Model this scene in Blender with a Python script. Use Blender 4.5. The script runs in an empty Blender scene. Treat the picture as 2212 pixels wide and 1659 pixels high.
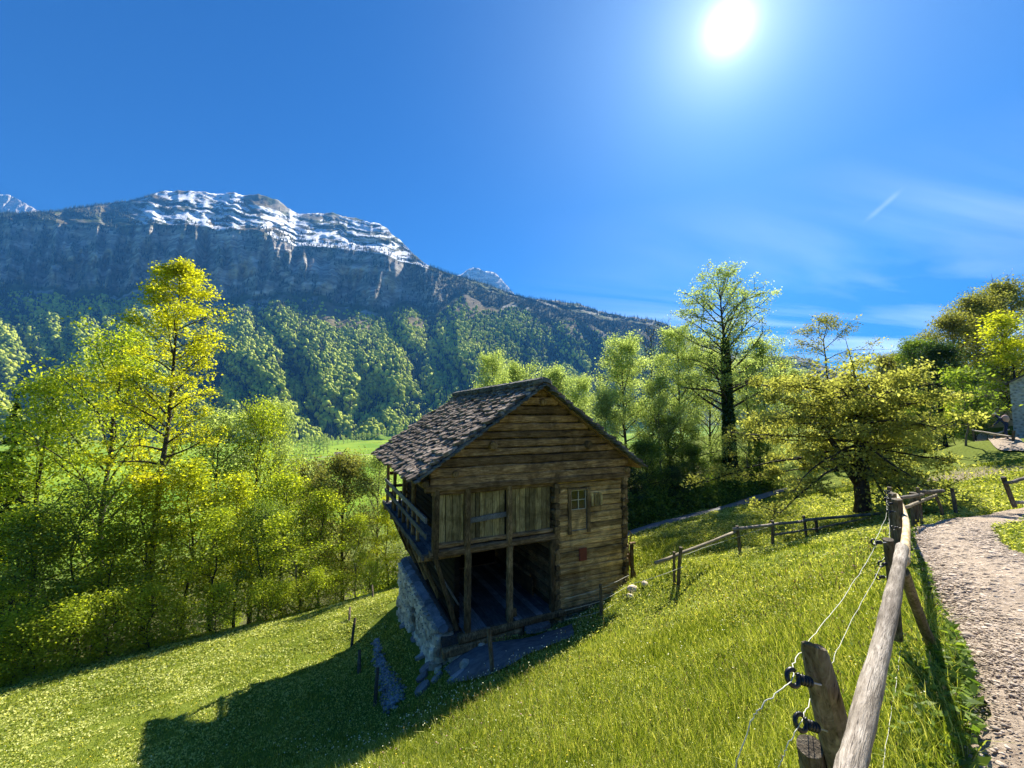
import bpy, math, random
import numpy as np
from mathutils import Vector, Matrix
R = math.radians
random.seed(7); rng = np.random.default_rng(7)
sc = bpy.context.scene
# ------------------------------------------------------------------ camera
F = 878.0; TH = 0.075; CU, CV = 1106.0, 829.5
cam_d = bpy.data.cameras.new('camera'); cam = bpy.data.objects.new('camera', cam_d)
sc.collection.objects.link(cam); sc.camera = cam
cam_d.sensor_width = 36; cam_d.lens = 36 * F / 2212; cam_d.clip_start = 0.05; cam_d.clip_end = 20000
cam.location = (0, 0, 0); cam.rotation_euler = (R(90) + TH, 0, 0)
# ------------------------------------------------------------------ sun, sky, exposure
SEL, SAZ = R(41.5), R(29.8)
SUN = Vector((math.sin(SAZ) * math.cos(SEL), math.cos(SAZ) * math.cos(SEL), math.sin(SEL)))
sl = bpy.data.lights.new('sun', 'SUN'); sl.energy = 4.6; sl.angle = R(0.53); sl.color = (1, .93, .80)
so = bpy.data.objects.new('sun', sl); sc.collection.objects.link(so)
so.rotation_euler = (-SUN).to_track_quat('-Z', 'Y').to_euler(); so.location = SUN * 50
w = bpy.data.worlds.new('World'); sc.world = w; w.use_nodes = True
nt = w.node_tree; N = nt.nodes; L = nt.links; N.clear()
def wn(t, **k):
    n = N.new(t)
    for a, b in k.items(): setattr(n, a, b)
    return n
def wm(op, a, b=None, c=None):
    n = N.new('ShaderNodeMath'); n.operation = op
    for i, x in enumerate((a, b, c)):
        if x is None: continue
        if isinstance(x, (int, float)): n.inputs[i].default_value = x
        else: L.new(x, n.inputs[i])
    return n.outputs[0]
sky = wn('ShaderNodeTexSky'); sky.sky_type = 'NISHITA'; sky.sun_disc = False
sky.sun_elevation = SEL; sky.sun_rotation = SAZ; sky.altitude = 600; sky.air_density = 1.0; sky.dust_density = .6; sky.ozone_density = 2.5
hs = wn('ShaderNodeHueSaturation'); hs.inputs['Saturation'].default_value = 1.45
L.new(sky.outputs[0], hs.inputs['Color'])
bg = wn('ShaderNodeBackground'); bg.inputs['Strength'].default_value = .062
tc = wn('ShaderNodeTexCoord')
def dotv(v):
    n = N.new('ShaderNodeVectorMath'); n.operation = 'DOT_PRODUCT'
    L.new(tc.outputs['Generated'], n.inputs[0]); n.inputs[1].default_value = v; return n.outputs['Value']
ds = wm('MAXIMUM', dotv(tuple(SUN)), 0.0)
halo = wm('ADD', wm('ADD', wm('MULTIPLY', wm('POWER', ds, 2000.0), 9.0), wm('MULTIPLY', wm('POWER', ds, 260.0), 2.6)), wm('ADD', wm('MULTIPLY', wm('POWER', ds, 14.0), .9), wm('MULTIPLY', wm('POWER', ds, 60.0), .9)))
# thin high cloud streaks low over the right horizon
sx = wn('ShaderNodeSeparateXYZ'); L.new(tc.outputs['Generated'], sx.inputs[0])
cmb = wn('ShaderNodeCombineXYZ')
den = wm('MAXIMUM', sx.outputs[2], 0.06)
px_ = wm('DIVIDE', sx.outputs[0], den); py_ = wm('DIVIDE', sx.outputs[1], den)
L.new(wm('MULTIPLY', wm('ADD', px_, wm('MULTIPLY', py_, .25)), .22), cmb.inputs[0]); L.new(wm('MULTIPLY', wm('SUBTRACT', py_, wm('MULTIPLY', px_, .3)), .95), cmb.inputs[1])
cn = wn('ShaderNodeTexNoise'); cn.inputs['Scale'].default_value = .8; cn.inputs['Detail'].default_value = 7; cn.inputs['Distortion'].default_value = .6
L.new(cmb.outputs[0], cn.inputs['Vector'])
cr = wn('ShaderNodeMapRange'); cr.inputs[1].default_value = .42; cr.inputs[2].default_value = .72; L.new(cn.outputs[0], cr.inputs[0])
right = wn('ShaderNodeMapRange'); right.inputs[1].default_value = .0; right.inputs[2].default_value = .5; L.new(sx.outputs[0], right.inputs[0])
low = wn('ShaderNodeMapRange'); low.inputs[1].default_value = .46; low.inputs[2].default_value = .24; L.new(sx.outputs[2], low.inputs[0])
cl = wm('MULTIPLY', wm('MULTIPLY', cr.outputs[0], right.outputs[0]), wm('MULTIPLY', low.outputs[0], 5.5))
def pdir(u, v):
    X = (u - CU) / F; Z = (CV - v) / F
    return Vector((X, math.cos(TH) - Z * math.sin(TH), math.sin(TH) + Z * math.cos(TH))).normalized()
# a short contrail
a_, b_ = pdir(1885, 464), pdir(1930, 425); mid = ((a_ + b_) / 2).normalized(); al = (b_ - a_).normalized(); pe = mid.cross(al).normalized()
e1 = wm('POWER', wm('DIVIDE', wm('SUBTRACT', dotv(tuple(al)), mid.dot(al)), .026), 4.0)
e2 = wm('POWER', wm('DIVIDE', wm('ABSOLUTE', wm('SUBTRACT', dotv(tuple(pe)), mid.dot(pe))), .0035), 2.0)
front = wm('GREATER_THAN', dotv(tuple(mid)), .9)
con = wm('MULTIPLY', wm('MULTIPLY', wm('EXPONENT', wm('MULTIPLY', wm('ADD', e1, e2), -1.0)), front), 1.2)
tot = wm('ADD', wm('ADD', halo, cl), con)
vm = wn('ShaderNodeVectorMath'); vm.operation = 'SCALE'; vm.inputs[0].default_value = (1.0, .96, .92); L.new(tot, vm.inputs['Scale'])
va = wn('ShaderNodeVectorMath'); va.operation = 'ADD'; tint = wn('ShaderNodeVectorMath'); tint.operation = 'MULTIPLY'; tint.inputs[1].default_value = (.02, .24, .42); L.new(hs.outputs[0], tint.inputs[0]); L.new(tint.outputs[0], va.inputs[0]); L.new(vm.outputs[0], va.inputs[1])
L.new(va.outputs[0], bg.inputs['Color'])
L.new(bg.outputs[0], wn('ShaderNodeOutputWorld').inputs[0])
sc.view_settings.view_transform = 'Standard'; sc.view_settings.look = 'None'; sc.view_settings.gamma = 1
sc.view_settings.exposure = 1.8
sc.cycles.use_denoising = True
sc.cycles.max_bounces = 7; sc.cycles.diffuse_bounces = 4; sc.cycles.transmission_bounces = 4; sc.cycles.glossy_bounces = 2
sc.cycles.volume_bounces = 0; sc.cycles.transparent_max_bounces = 6
sc.cycles.sample_clamp_indirect = 6

# ------------------------------------------------------------------ helpers
COL = sc.collection
def P(u, v, d):
    X = (u - CU) / F * d; Z = (CV - v) / F * d
    return Vector((X, d * math.cos(TH) - Z * math.sin(TH), d * math.sin(TH) + Z * math.cos(TH)))
def tag(o, label=None, cat=None, group=None, kind=None):
    if label: o['label'] = label
    if cat: o['category'] = cat
    if group: o['group'] = group
    if kind: o['kind'] = kind
    return o
def empty(name, loc, rz=0):
    o = bpy.data.objects.new(name, None); COL.objects.link(o); o.location = loc; o.rotation_euler = (0, 0, rz); o.empty_display_size = .3
    return o
def npmesh(name, V, Fc, mat, parent=None, rnd=None, smooth=False, col=None, extra=None):
    """V (n,3); Fc (m,k) one face size, or list of such arrays"""
    me = bpy.data.meshes.new(name)
    arrs = Fc if isinstance(Fc, list) else [Fc]
    arrs = [a for a in arrs if len(a)]
    nl = sum(a.size for a in arrs); nf = sum(len(a) for a in arrs)
    me.vertices.add(len(V)); me.vertices.foreach_set('co', np.asarray(V, np.float32).ravel())
    me.loops.add(nl); me.loops.foreach_set('vertex_index', np.concatenate([a.ravel() for a in arrs]).astype(np.int32))
    me.polygons.add(nf)
    tot_ = np.concatenate([np.full(len(a), a.shape[1], np.int32) for a in arrs])
    st = np.concatenate([[0], np.cumsum(tot_)[:-1]]).astype(np.int32)
    me.polygons.foreach_set('loop_start', st)
    me.update(calc_edges=True)
    if smooth: me.polygons.foreach_set('use_smooth', np.ones(nf, bool))
    if rnd is not None:
        a = me.attributes.new('rnd', 'FLOAT', 'FACE'); a.data.foreach_set('value', np.asarray(rnd, np.float32))
    for k, v in (extra or {}).items():
        a = me.attributes.new(k, 'FLOAT', 'POINT'); a.data.foreach_set('value', np.asarray(v, np.float32))
    if mat: me.materials.append(mat)
    o = bpy.data.objects.new(name, me); COL.objects.link(o)
    if parent: o.parent = parent
    return o
def orient(o, d):
    q = Vector((0, 0, 1)).rotation_difference(Vector(d).normalized()); o.data.transform(q.inverted().to_matrix().to_4x4()); o.rotation_mode = 'XYZ'; o.rotation_euler = q.to_euler(); return o
class MB:
    def __init__(s): s.v = []; s.f = []; s.r = []
    def add(s, vs, fs, r=None):
        b = len(s.v); s.v += [tuple(x) for x in vs]; r = random.random() if r is None else r
        for f in fs: s.f.append([i + b for i in f]); s.r.append(r)
    def box(s, c, sz, M=None, r=None, j=0, bev=0):
        c = Vector(c); hx, hy, hz = sz[0] / 2, sz[1] / 2, sz[2] / 2; vs = []
        for z in (-hz, hz):
            for x, y in ((-hx, -hy), (hx, -hy), (hx, hy), (-hx, hy)):
                p = Vector((x + random.uniform(-j, j), y + random.uniform(-j, j), z + random.uniform(-j, j)))
                vs.append(c + (M @ p if M else p))
        s.add(vs, [(3, 2, 1, 0), (4, 5, 6, 7), (0, 1, 5, 4), (1, 2, 6, 5), (2, 3, 7, 6), (3, 0, 4, 7)], r)
    def log(s, p0, p1, w_, h_, up=(0, 0, 1), n=6, jit=.006, ch=.22, r=None, hollow=False):
        """hewn beam: chamfered rectangular section, jittered along its length"""
        p0 = Vector(p0); p1 = Vector(p1); d = (p1 - p0); ln = d.length; d.normalize()
        up = Vector(up); sd = d.cross(up)
        if sd.length < 1e-3: up = Vector((0, 1, 0)); sd = d.cross(up)
        sd.normalize(); up = sd.cross(d).normalized()
        a, b = w_ / 2, h_ / 2; c = min(w_, h_) * ch
        sec = [(-a + c, -b), (a - c, -b), (a, -b + c), (a, b - c), (a - c, b), (-a + c, b), (-a, b - c), (-a, -b + c)]
        vs = []; ph = random.uniform(0, 9)
        for i in range(n + 1):
            t = i / n; o_ = p0 + d * ln * t
            k = 1 + jit * 3 * math.sin(ph + t * 5)
            for (x, y) in sec:
                vs.append(o_ + sd * (x * k + random.uniform(-jit, jit)) + up * (y * k + random.uniform(-jit, jit)))
        fs = []
        for i in range(n):
            for k in range(8):
                q = (k + 1) % 8; fs.append((i * 8 + k, i * 8 + q, (i + 1) * 8 + q, (i + 1) * 8 + k))
        fs.append(tuple(range(7, -1, -1))); fs.append(tuple(n * 8 + k for k in range(8)))
        s.add(vs, fs, r)
    def tube(s, pts, rad, n=8, jit=0, cap=True, r=None):
        pts = [Vector(p) for p in pts]; vs = []
        if not hasattr(rad, '__len__'): rad = [rad] * len(pts)
        prev = None
        for i, p in enumerate(pts):
            d = (pts[min(i + 1, len(pts) - 1)] - pts[max(i - 1, 0)]).normalized()
            if prev is None:
                prev = d.cross(Vector((0, 0, 1)));
                if prev.length < .1: prev = d.cross(Vector((0, 1, 0)))
            x = (prev - d * prev.dot(d)).normalized(); prev = x; y = d.cross(x)
            for k in range(n):
                a = 2 * math.pi * k / n; q = rad[i] * (1 + random.uniform(-jit, jit))
                vs.append(p + (x * math.cos(a) + y * math.sin(a)) * q)
        fs = []
        for i in range(len(pts) - 1):
            for k in range(n):
                q = (k + 1) % n; fs.append((i * n + k, i * n + q, (i + 1) * n + q, (i + 1) * n + k))
        if cap: fs.append(tuple(range(n - 1, -1, -1))); fs.append(tuple((len(pts) - 1) * n + k for k in range(n)))
        s.add(vs, fs, r)
    def ring(s, c, ax, R_, r_, n=16, m=8, a0=0, a1=2 * math.pi, sq=1.0):
        c = Vector(c); ax = Vector(ax).normalized(); x = ax.orthogonal().normalized(); y = ax.cross(x)
        pts = [c + (x * math.cos(a0 + (a1 - a0) * i / n) + y * sq * math.sin(a0 + (a1 - a0) * i / n)) * R_ for i in range(n + 1)]
        s.tube(pts, r_, m)
    def slab(s, c, w_, l_, t_, M, r=None, n=8, sq=.25):
        """irregular flat stone"""
        c = Vector(c); vs = []; ks = [1 - sq * random.random() for _ in range(n)]
        for z, g in ((-t_ / 2, 1), (t_ / 2, .95)):
            for k in range(n):
                a = 2 * math.pi * (k + .5) / n; cx, cy = math.cos(a), math.sin(a); m = max(abs(cx), abs(cy))
                vs.append(c + M @ Vector((cx / m * w_ / 2 * ks[k] * g, cy / m * l_ / 2 * ks[k] * g, z + random.uniform(-.1, .1) * t_)))
        fs = [tuple(range(n - 1, -1, -1)), tuple(range(n, 2 * n))] + [(k, (k + 1) % n, n + (k + 1) % n, n + k) for k in range(n)]
        s.add(vs, fs, r)
    def build(s, name, mat, parent=None, smooth=False):
        me = bpy.data.meshes.new(name); me.from_pydata(s.v, [], s.f); me.materials.append(mat)
        a = me.attributes.new('rnd', 'FLOAT', 'FACE'); a.data.foreach_set('value', s.r)
        if smooth: me.polygons.foreach_set('use_smooth', [True] * len(me.polygons))
        me.update(); o = bpy.data.objects.new(name, me); COL.objects.link(o)
        if parent: o.parent = parent
        return o
# value noise
def _h(ix, iy, sd):
    n = (ix.astype(np.int64) * 374761393 + iy.astype(np.int64) * 668265263 + sd * 1442695041) & 0x7fffffff
    n = ((n ^ (n >> 13)) * 1274126177) & 0x7fffffff
    return ((n ^ (n >> 16)) & 0xffff) / 65535.0
def vnoise(x, y, sd=0):
    x = np.asarray(x, float); y = np.asarray(y, float)
    ix = np.floor(x); iy = np.floor(y); fx = x - ix; fy = y - iy; fx = fx * fx * (3 - 2 * fx); fy = fy * fy * (3 - 2 * fy)
    a = _h(ix, iy, sd); b = _h(ix + 1, iy, sd); c = _h(ix, iy + 1, sd); d = _h(ix + 1, iy + 1, sd)
    return (a * (1 - fx) + b * fx) * (1 - fy) + (c * (1 - fx) + d * fx) * fy
def fbm(x, y, sd=0, o=4):
    t = 0; a = .5; s = 1.0
    for i in range(o): t = t + a * vnoise(x * s, y * s, sd + i * 17); a *= .5; s *= 2.03
    return t / (1 - .5 ** o)
def sstep(a, b, x):
    t = np.clip((np.asarray(x, float) - a) / (b - a), 0, 1); return t * t * (3 - 2 * t)

# ------------------------------------------------------------------ materials
def mat_new(name):
    m = bpy.data.materials.new(name); m.use_nodes = True; nt = m.node_tree; nt.nodes.clear(); return m, nt.nodes, nt.links
def node(Nn, t, **k):
    n = Nn.new(t)
    for a, b in k.items(): setattr(n, a, b)
    return n
def ramp(Nn, Lk, fac, cols):
    r = Nn.new('ShaderNodeValToRGB'); e = r.color_ramp.elements
    while len(e) < len(cols): e.new(.5)
    for i, (p, c) in enumerate(cols): e[i].position = p; e[i].color = (*c, 1)
    Lk.new(fac, r.inputs[0]); return r.outputs[0]
def mixc(Nn, Lk, fac, a, b, mode='MIX'):
    n = Nn.new('ShaderNodeMix'); n.data_type = 'RGBA'; n.blend_type = mode
    for sock, v in ((n.inputs[0], fac), (n.inputs[6], a), (n.inputs[7], b)):
        if isinstance(v, (int, float)): sock.default_value = v
        elif isinstance(v, tuple): sock.default_value = (*v, 1)
        else: Lk.new(v, sock)
    return n.outputs[2]
def noise(Nn, Lk, vec, scale, detail=4, dist=0, rough=.55):
    n = Nn.new('ShaderNodeTexNoise'); n.inputs['Scale'].default_value = scale; n.inputs['Detail'].default_value = detail
    n.inputs['Distortion'].default_value = dist; n.inputs['Roughness'].default_value = rough
    if vec is not None: Lk.new(vec, n.inputs['Vector'])
    return n.outputs[0]
def mapping(Nn, Lk, scale, coord='Object'):
    t = Nn.new('ShaderNodeTexCoord'); m = Nn.new('ShaderNodeMapping'); m.inputs['Scale'].default_value = scale
    Lk.new(t.outputs[coord], m.inputs[0]); return m.outputs[0]
def finish(Nn, Lk, col, rough=.85, bump=None, bs=.4, bd=.02, spec=.2):
    b = Nn.new('ShaderNodeBsdfPrincipled'); b.inputs['Roughness'].default_value = rough; b.inputs['Specular IOR Level'].default_value = spec
    if isinstance(col, tuple): b.inputs['Base Color'].default_value = (*col, 1)
    else: Lk.new(col, b.inputs['Base Color'])
    if bump is not None:
        n = Nn.new('ShaderNodeBump'); n.inputs['Strength'].default_value = bs; n.inputs['Distance'].default_value = bd
        Lk.new(bump, n.inputs['Height']); Lk.new(n.outputs[0], b.inputs['Normal'])
    o = Nn.new('ShaderNodeOutputMaterial'); Lk.new(b.outputs[0], o.inputs[0]); return b
def attr(Nn, name='rnd'):
    a = Nn.new('ShaderNodeAttribute'); a.attribute_name = name; return a.outputs['Fac']
def wood(name, dark, midc, light, grain=(1, 14, 14), sc_=3.0, rough=.85):
    m, Nn, Lk = mat_new(name); v = mapping(Nn, Lk, grain)
    n1 = noise(Nn, Lk, v, sc_, 8, .8, .65)
    c = ramp(Nn, Lk, n1, [(.3, dark), (.5, midc), (.72, light)])
    big = ramp(Nn, Lk, noise(Nn, Lk, mapping(Nn, Lk, (1, 1, 1)), 1.9, 6, .8, .65), [(.40, (0, 0, 0)), (.62, (1, 1, 1))])
    c = mixc(Nn, Lk, big, c, mixc(Nn, Lk, .62, c, tuple(x * 1.2 for x in dark)), 'MIX')
    ck = noise(Nn, Lk, mapping(Nn, Lk, tuple(g_ * (2.6 if g_ > 5 else 1.0) for g_ in grain)), sc_ * .9, 4, .3, .6)
    c = mixc(Nn, Lk, ramp(Nn, Lk, ck, [(.30, (1, 1, 1)), (.40, (0, 0, 0))]), c, tuple(x * .35 for x in dark))
    mr = Nn.new('ShaderNodeMapRange'); mr.inputs[3].default_value = .42; mr.inputs[4].default_value = 1.55; Lk.new(attr(Nn), mr.inputs[0])
    vm_ = Nn.new('ShaderNodeVectorMath'); vm_.operation = 'SCALE'; Lk.new(c, vm_.inputs[0]); Lk.new(mr.outputs[0], vm_.inputs['Scale'])
    n2 = noise(Nn, Lk, v, sc_ * 4, 5)
    finish(Nn, Lk, vm_.outputs[0], rough, n2, .5, .015)
    return m
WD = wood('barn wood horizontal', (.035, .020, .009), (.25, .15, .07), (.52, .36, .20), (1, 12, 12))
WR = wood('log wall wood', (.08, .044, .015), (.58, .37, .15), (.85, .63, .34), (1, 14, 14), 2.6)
WV = wood('plank wood vertical', (.06, .042, .015), (.44, .33, .14), (.72, .58, .31), (13, 13, 1))
WB = wood('beam wood dark', (.04, .024, .01), (.25, .16, .075), (.50, .35, .18), (9, 9, 2))
WG = wood('grey weathered wood', (.06, .06, .06), (.20, .20, .20), (.36, .36, .36), (12, 1, 12))
WF = wood('floor wood', (.04, .045, .05), (.16, .17, .18), (.27, .28, .30), (12, 1, 12))
WI = wood('near black wood', (.008, .006, .004), (.02, .014, .009), (.045, .03, .02), (1, 12, 12))  # near-black: shade of the interior and under the gallery put into the colour
RAIL = wood('weathered rail wood', (.07, .055, .04), (.33, .285, .23), (.58, .52, .44), (30, 30, 2.4), 3.0)
PEEL = wood('peeled rail wood', (.32, .20, .08), (.72, .57, .34), (.85, .74, .54), (8, 8, 1.2), 2)
POST = wood('fence post wood', (.045, .035, .022), (.20, .16, .11), (.42, .36, .27), (13, 13, 1.6), 2.5)
POST2 = wood('young pole wood', (.10, .08, .05), (.26, .22, .15), (.42, .37, .28), (8, 8, 1.6), 2)
def stone(name, c0, c1, c2, sc_=6, bd=.02):
    m, Nn, Lk = mat_new(name); v = mapping(Nn, Lk, (1, 1, 1))
    n1 = noise(Nn, Lk, v, sc_, 8, .3, .65); c = ramp(Nn, Lk, n1, [(.3, c0), (.52, c1), (.75, c2)])
    mr = Nn.new('ShaderNodeMapRange'); mr.inputs[3].default_value = .6; mr.inputs[4].default_value = 1.35; Lk.new(attr(Nn), mr.inputs[0])
    vm_ = Nn.new('ShaderNodeVectorMath'); vm_.operation = 'SCALE'; Lk.new(c, vm_.inputs[0]); Lk.new(mr.outputs[0], vm_.inputs['Scale'])
    finish(Nn, Lk, vm_.outputs[0], .9, noise(Nn, Lk, v, sc_ * 3, 8), .6, bd)
    return m
STN = stone('rubble stone', (.32, .25, .17), (.70, .60, .45), (.90, .82, .68), 5)
SLATE = stone('roof stone', (.06, .045, .035), (.18, .14, .11), (.64, .54, .44), 6)
SLATE2 = stone('mossy roof stone', (.05, .055, .05), (.12, .12, .115), (.22, .21, .20), 5)
MORT = stone('mortar', (.12, .10, .08), (.24, .20, .16), (.36, .31, .25), 14)
FLAG = stone('flagstone', (.12, .125, .14), (.24, .25, .27), (.36, .36, .38), 4)
PEB = stone('pebbles', (.22, .17, .12), (.46, .37, .28), (.72, .62, .50), 9)
BARK = stone('bark', (.015, .013, .01), (.05, .043, .035), (.12, .105, .09), 9, .03)
BARKL = stone('pale bark', (.05, .045, .035), (.14, .125, .10), (.27, .25, .21), 7, .03)
IVY = stone('ivy bark', (.008, .014, .006), (.025, .035, .018), (.05, .07, .035), 9, .05)
def plain(name, col, rough=.6, spec=.3, metal=0):
    m, Nn, Lk = mat_new(name); v = mapping(Nn, Lk, (1, 1, 1)); n1 = noise(Nn, Lk, v, 9, 4)
    c = mixc(Nn, Lk, n1, tuple(x * .75 for x in col), tuple(min(1, x * 1.2) for x in col))
    b = finish(Nn, Lk, c, rough, None, spec=spec); b.inputs['Metallic'].default_value = metal; return m
BLK = plain('black plastic', (.015, .015, .017), .35, .5)
WIRE = plain('white fence cord', (.62, .62, .52), .6)
STEEL = plain('galvanised steel', (.5, .5, .5), .4, .5, .8)
REDP = plain('rusty red panel', (.20, .05, .03), .8)
WHP = plain('white glazing bar', (.62, .56, .44), .6)
GLASS = plain('dark window glass', (.02, .018, .012), .12, .6)
PLAST = plain('cream plaster', (.62, .52, .36), .9)
CLOTH1 = plain('dark blue cloth', (.02, .035, .10), .9); CLOTH2 = plain('pink cloth', (.55, .36, .36), .9)
SKIN = plain('skin', (.55, .33, .24), .6); CAPM = plain('pale cap', (.75, .70, .62), .8); HAIR = plain('dark cloth', (.03, .03, .035), .9)
def leafmat(name, c0, c1, c2, tr=.5, gain=1.0, tint=(1.12, 1.06, .45)):
    m, Nn, Lk = mat_new(name)
    c = ramp(Nn, Lk, attr(Nn), [(.0, c0), (.5, c1), (1, c2)])
    d = Nn.new('ShaderNodeBsdfDiffuse'); t = Nn.new('ShaderNodeBsdfTranslucent'); mx = Nn.new('ShaderNodeMixShader'); mx.inputs[0].default_value = tr
    tcl = mixc(Nn, Lk, 1.0, c, tuple(t_ * gain for t_ in tint), 'MULTIPLY')
    Lk.new(c, d.inputs[0]); Lk.new(tcl, t.inputs[0]); Lk.new(d.outputs[0], mx.inputs[1]); Lk.new(t.outputs[0], mx.inputs[2])
    g = Nn.new('ShaderNodeBsdfGlossy'); g.inputs['Roughness'].default_value = .45; g.inputs['Color'].default_value = (.9, .9, .8, 1)
    m2 = Nn.new('ShaderNodeMixShader'); m2.inputs[0].default_value = .012; Lk.new(mx.outputs[0], m2.inputs[1]); Lk.new(g.outputs[0], m2.inputs[2])
    o = Nn.new('ShaderNodeOutputMaterial'); Lk.new(m2.outputs[0], o.inputs[0]); return m
LIME = leafmat('lime spring leaves', (.16, .24, .02), (.34, .43, .035), (.54, .62, .07), .66, 1.25)
YGREEN = leafmat('yellow green leaves', (.19, .25, .018), (.38, .44, .03), (.58, .62, .06), .66, 1.25)
GOLD = leafmat('golden spring leaves', (.22, .26, .015), (.44, .47, .025), (.68, .69, .05), .66, 1.3)
SAGE = leafmat('pale green leaves', (.15, .21, .06), (.34, .41, .13), (.60, .66, .28), .62, 1.25, (1.0, 1.06, .66))
GREEN = leafmat('green leaves', (.05, .10, .018), (.13, .22, .035), (.28, .38, .07), .5, 1.2)
DARKG = leafmat('dark green leaves', (.014, .036, .014), (.035, .08, .03), (.08, .15, .055), .4, 1.1)
CHERRY = leafmat('cherry leaves', (.12, .135, .035), (.32, .34, .08), (.58, .60, .20), .62, 1.2, (1.05, 1.03, .6))
OLIVE = leafmat('bronze green leaves', (.08, .09, .022), (.21, .225, .05), (.44, .44, .13), .58, 1.15, (1.05, 1.03, .6))
GRASSM = leafmat('grass blades', (.055, .10, .010), (.235, .305, .032), (.68, .70, .23), .46, 1.1)
# far forest crowns: same idea, plus slow change over the slope
FARLEAF = leafmat('far crowns', (.13, .19, .02), (.36, .44, .04), (.66, .70, .10), .22, 1.1)
FARCON = leafmat('far conifers', (.010, .022, .014), (.02, .04, .024), (.04, .065, .035), .1, 1)
def pathmat():
    m, Nn, Lk = mat_new('gravel'); v = mapping(Nn, Lk, (1, 1, 1))
    n1 = noise(Nn, Lk, v, 30, 8, 0, .7); n2 = noise(Nn, Lk, v, 1.1, 4)
    c = ramp(Nn, Lk, n1, [(.32, (.20, .15, .11)), (.5, (.40, .32, .24)), (.68, (.60, .50, .39))])
    c = mixc(Nn, Lk, n2, c, mixc(Nn, Lk, .35, c, (.22, .16, .11)))
    finish(Nn, Lk, c, .95, n1, .9, .03); return m
GRAV = pathmat()
def asph():
    m, Nn, Lk = mat_new('asphalt'); v = mapping(Nn, Lk, (1, 1, 1)); n1 = noise(Nn, Lk, v, 8, 8)
    finish(Nn, Lk, ramp(Nn, Lk, n1, [(.3, (.13, .13, .135)), (.7, (.24, .24, .245))]), .9, n1, .3); return m
ASPH = asph()
def groundmat():
    m, Nn, Lk = mat_new('meadow'); v = mapping(Nn, Lk, (1, 1, 1))
    n1 = noise(Nn, Lk, v, 9, 8, 0, .75); n2 = noise(Nn, Lk, v, .35, 4); n3 = noise(Nn, Lk, v, 60, 3)
    g = ramp(Nn, Lk, n1, [(.3, (.045, .075, .010)), (.5, (.12, .17, .022)), (.72, (.24, .27, .05))])
    g2 = mixc(Nn, Lk, n2, g, mixc(Nn, Lk, .5, g, (.18, .20, .03)))
    soil = ramp(Nn, Lk, n3, [(.3, (.10, .075, .05)), (.7, (.40, .33, .25))])
    c = mixc(Nn, Lk, attr(Nn, 'soil'), g2, soil)
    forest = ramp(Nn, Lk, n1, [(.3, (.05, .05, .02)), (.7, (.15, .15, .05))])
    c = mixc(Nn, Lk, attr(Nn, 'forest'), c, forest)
    far = ramp(Nn, Lk, noise(Nn, Lk, v, .012, 4), [(.35, (.13, .24, .02)), (.65, (.24, .34, .03))])
    c = mixc(Nn, Lk, attr(Nn, 'far'), c, far)
    finish(Nn, Lk, c, 1.0, n1, .8, .04, spec=.05); return m
GROUND = groundmat()

# ------------------------------------------------------------------ terrain function
BYAW = .439; BO = Vector((-2.121, 11.157, -5.819)); bc, bs_ = math.cos(BYAW), math.sin(BYAW)
def B(X, Y, Z=0): return Vector((BO.x + X * bc - Y * bs_, BO.y + X * bs_ + Y * bc, BO.z + Z))
cp = []
def c_(u, v, d): p = P(u, v, d); cp.append(tuple(p))
def cb(X, Y, z): p = B(X, Y); cp.append((p.x, p.y, z))
cp += [(0, 0, -1.75), (-1.2, -2.2, -1.75), (.6, -1.5, -1.72), (-3.0, -1.0, -2.9), (-1.0, 1.2, -2.25), (3, -2, -1.6), (6, 1.5, -1.75), (10, 5.5, -2.25), (15, 9, -2.5), (22, 8, -1.5)]
for a in [(2090, 1600, 2.1), (2030, 1400, 3.14), (2000, 1250, 5.1), (1985, 1150, 8.3), (2080, 1120, 10.2), (2200, 1100, 11.6)]: c_(*a)
for a in [(1106, 1659, 4.0), (1500, 1640, 2.9), (1700, 1400, 4.6), (1500, 1400, 6.2), (780, 1659, 6.2), (1000, 1530, 7.8), (1060, 1462, 9.0), (1200, 1388, 9.9), (1350, 1300, 10.8),
          (1470, 1265, 10.5), (1597, 1200, 12.2), (1668, 1187, 13), (1742, 1164, 13.8), (1865, 1112, 15.5), (1415, 1230, 11.5), (1700, 1250, 8.5), (1850, 1200, 7.6),
          (1130, 1390, 10.7), (1010, 1430, 10.2), (950, 1500, 9.6), (880, 1560, 9.5), (600, 1600, 9.4), (345, 1590, 10.15), (0, 1659, 10.0), (500, 1500, 12.0), (100, 1560, 13.0),
          (700, 1450, 13), (800, 1500, 11), (755, 1400, 15), (860, 1272, 25), (600, 1335, 23), (300, 1400, 21), (0, 1475, 19), (1400, 1200, 16),
          (1360, 1160, 20), (1450, 1130, 22), (1600, 1090, 27), (1450, 1100, 30), (1700, 1050, 35), (1900, 1060, 22), (2000, 1010, 25), (2100, 955, 26), (2190, 956, 27), (2050, 965, 34), (2190, 948, 36)]: c_(*a)
for a in [(0, 7.6, -8.1), (6.6, 7.6, -7.3), (6.6, 0, -5.98), (5, -.3, -6.02), (3.2, 3.5, -6.6), (0.1, 3.4, -7.25), (2.8, -.6, -6.22), (.1, -.1, -6.7), (6.6, 3.5, -6.35)]: cb(*a)
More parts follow.
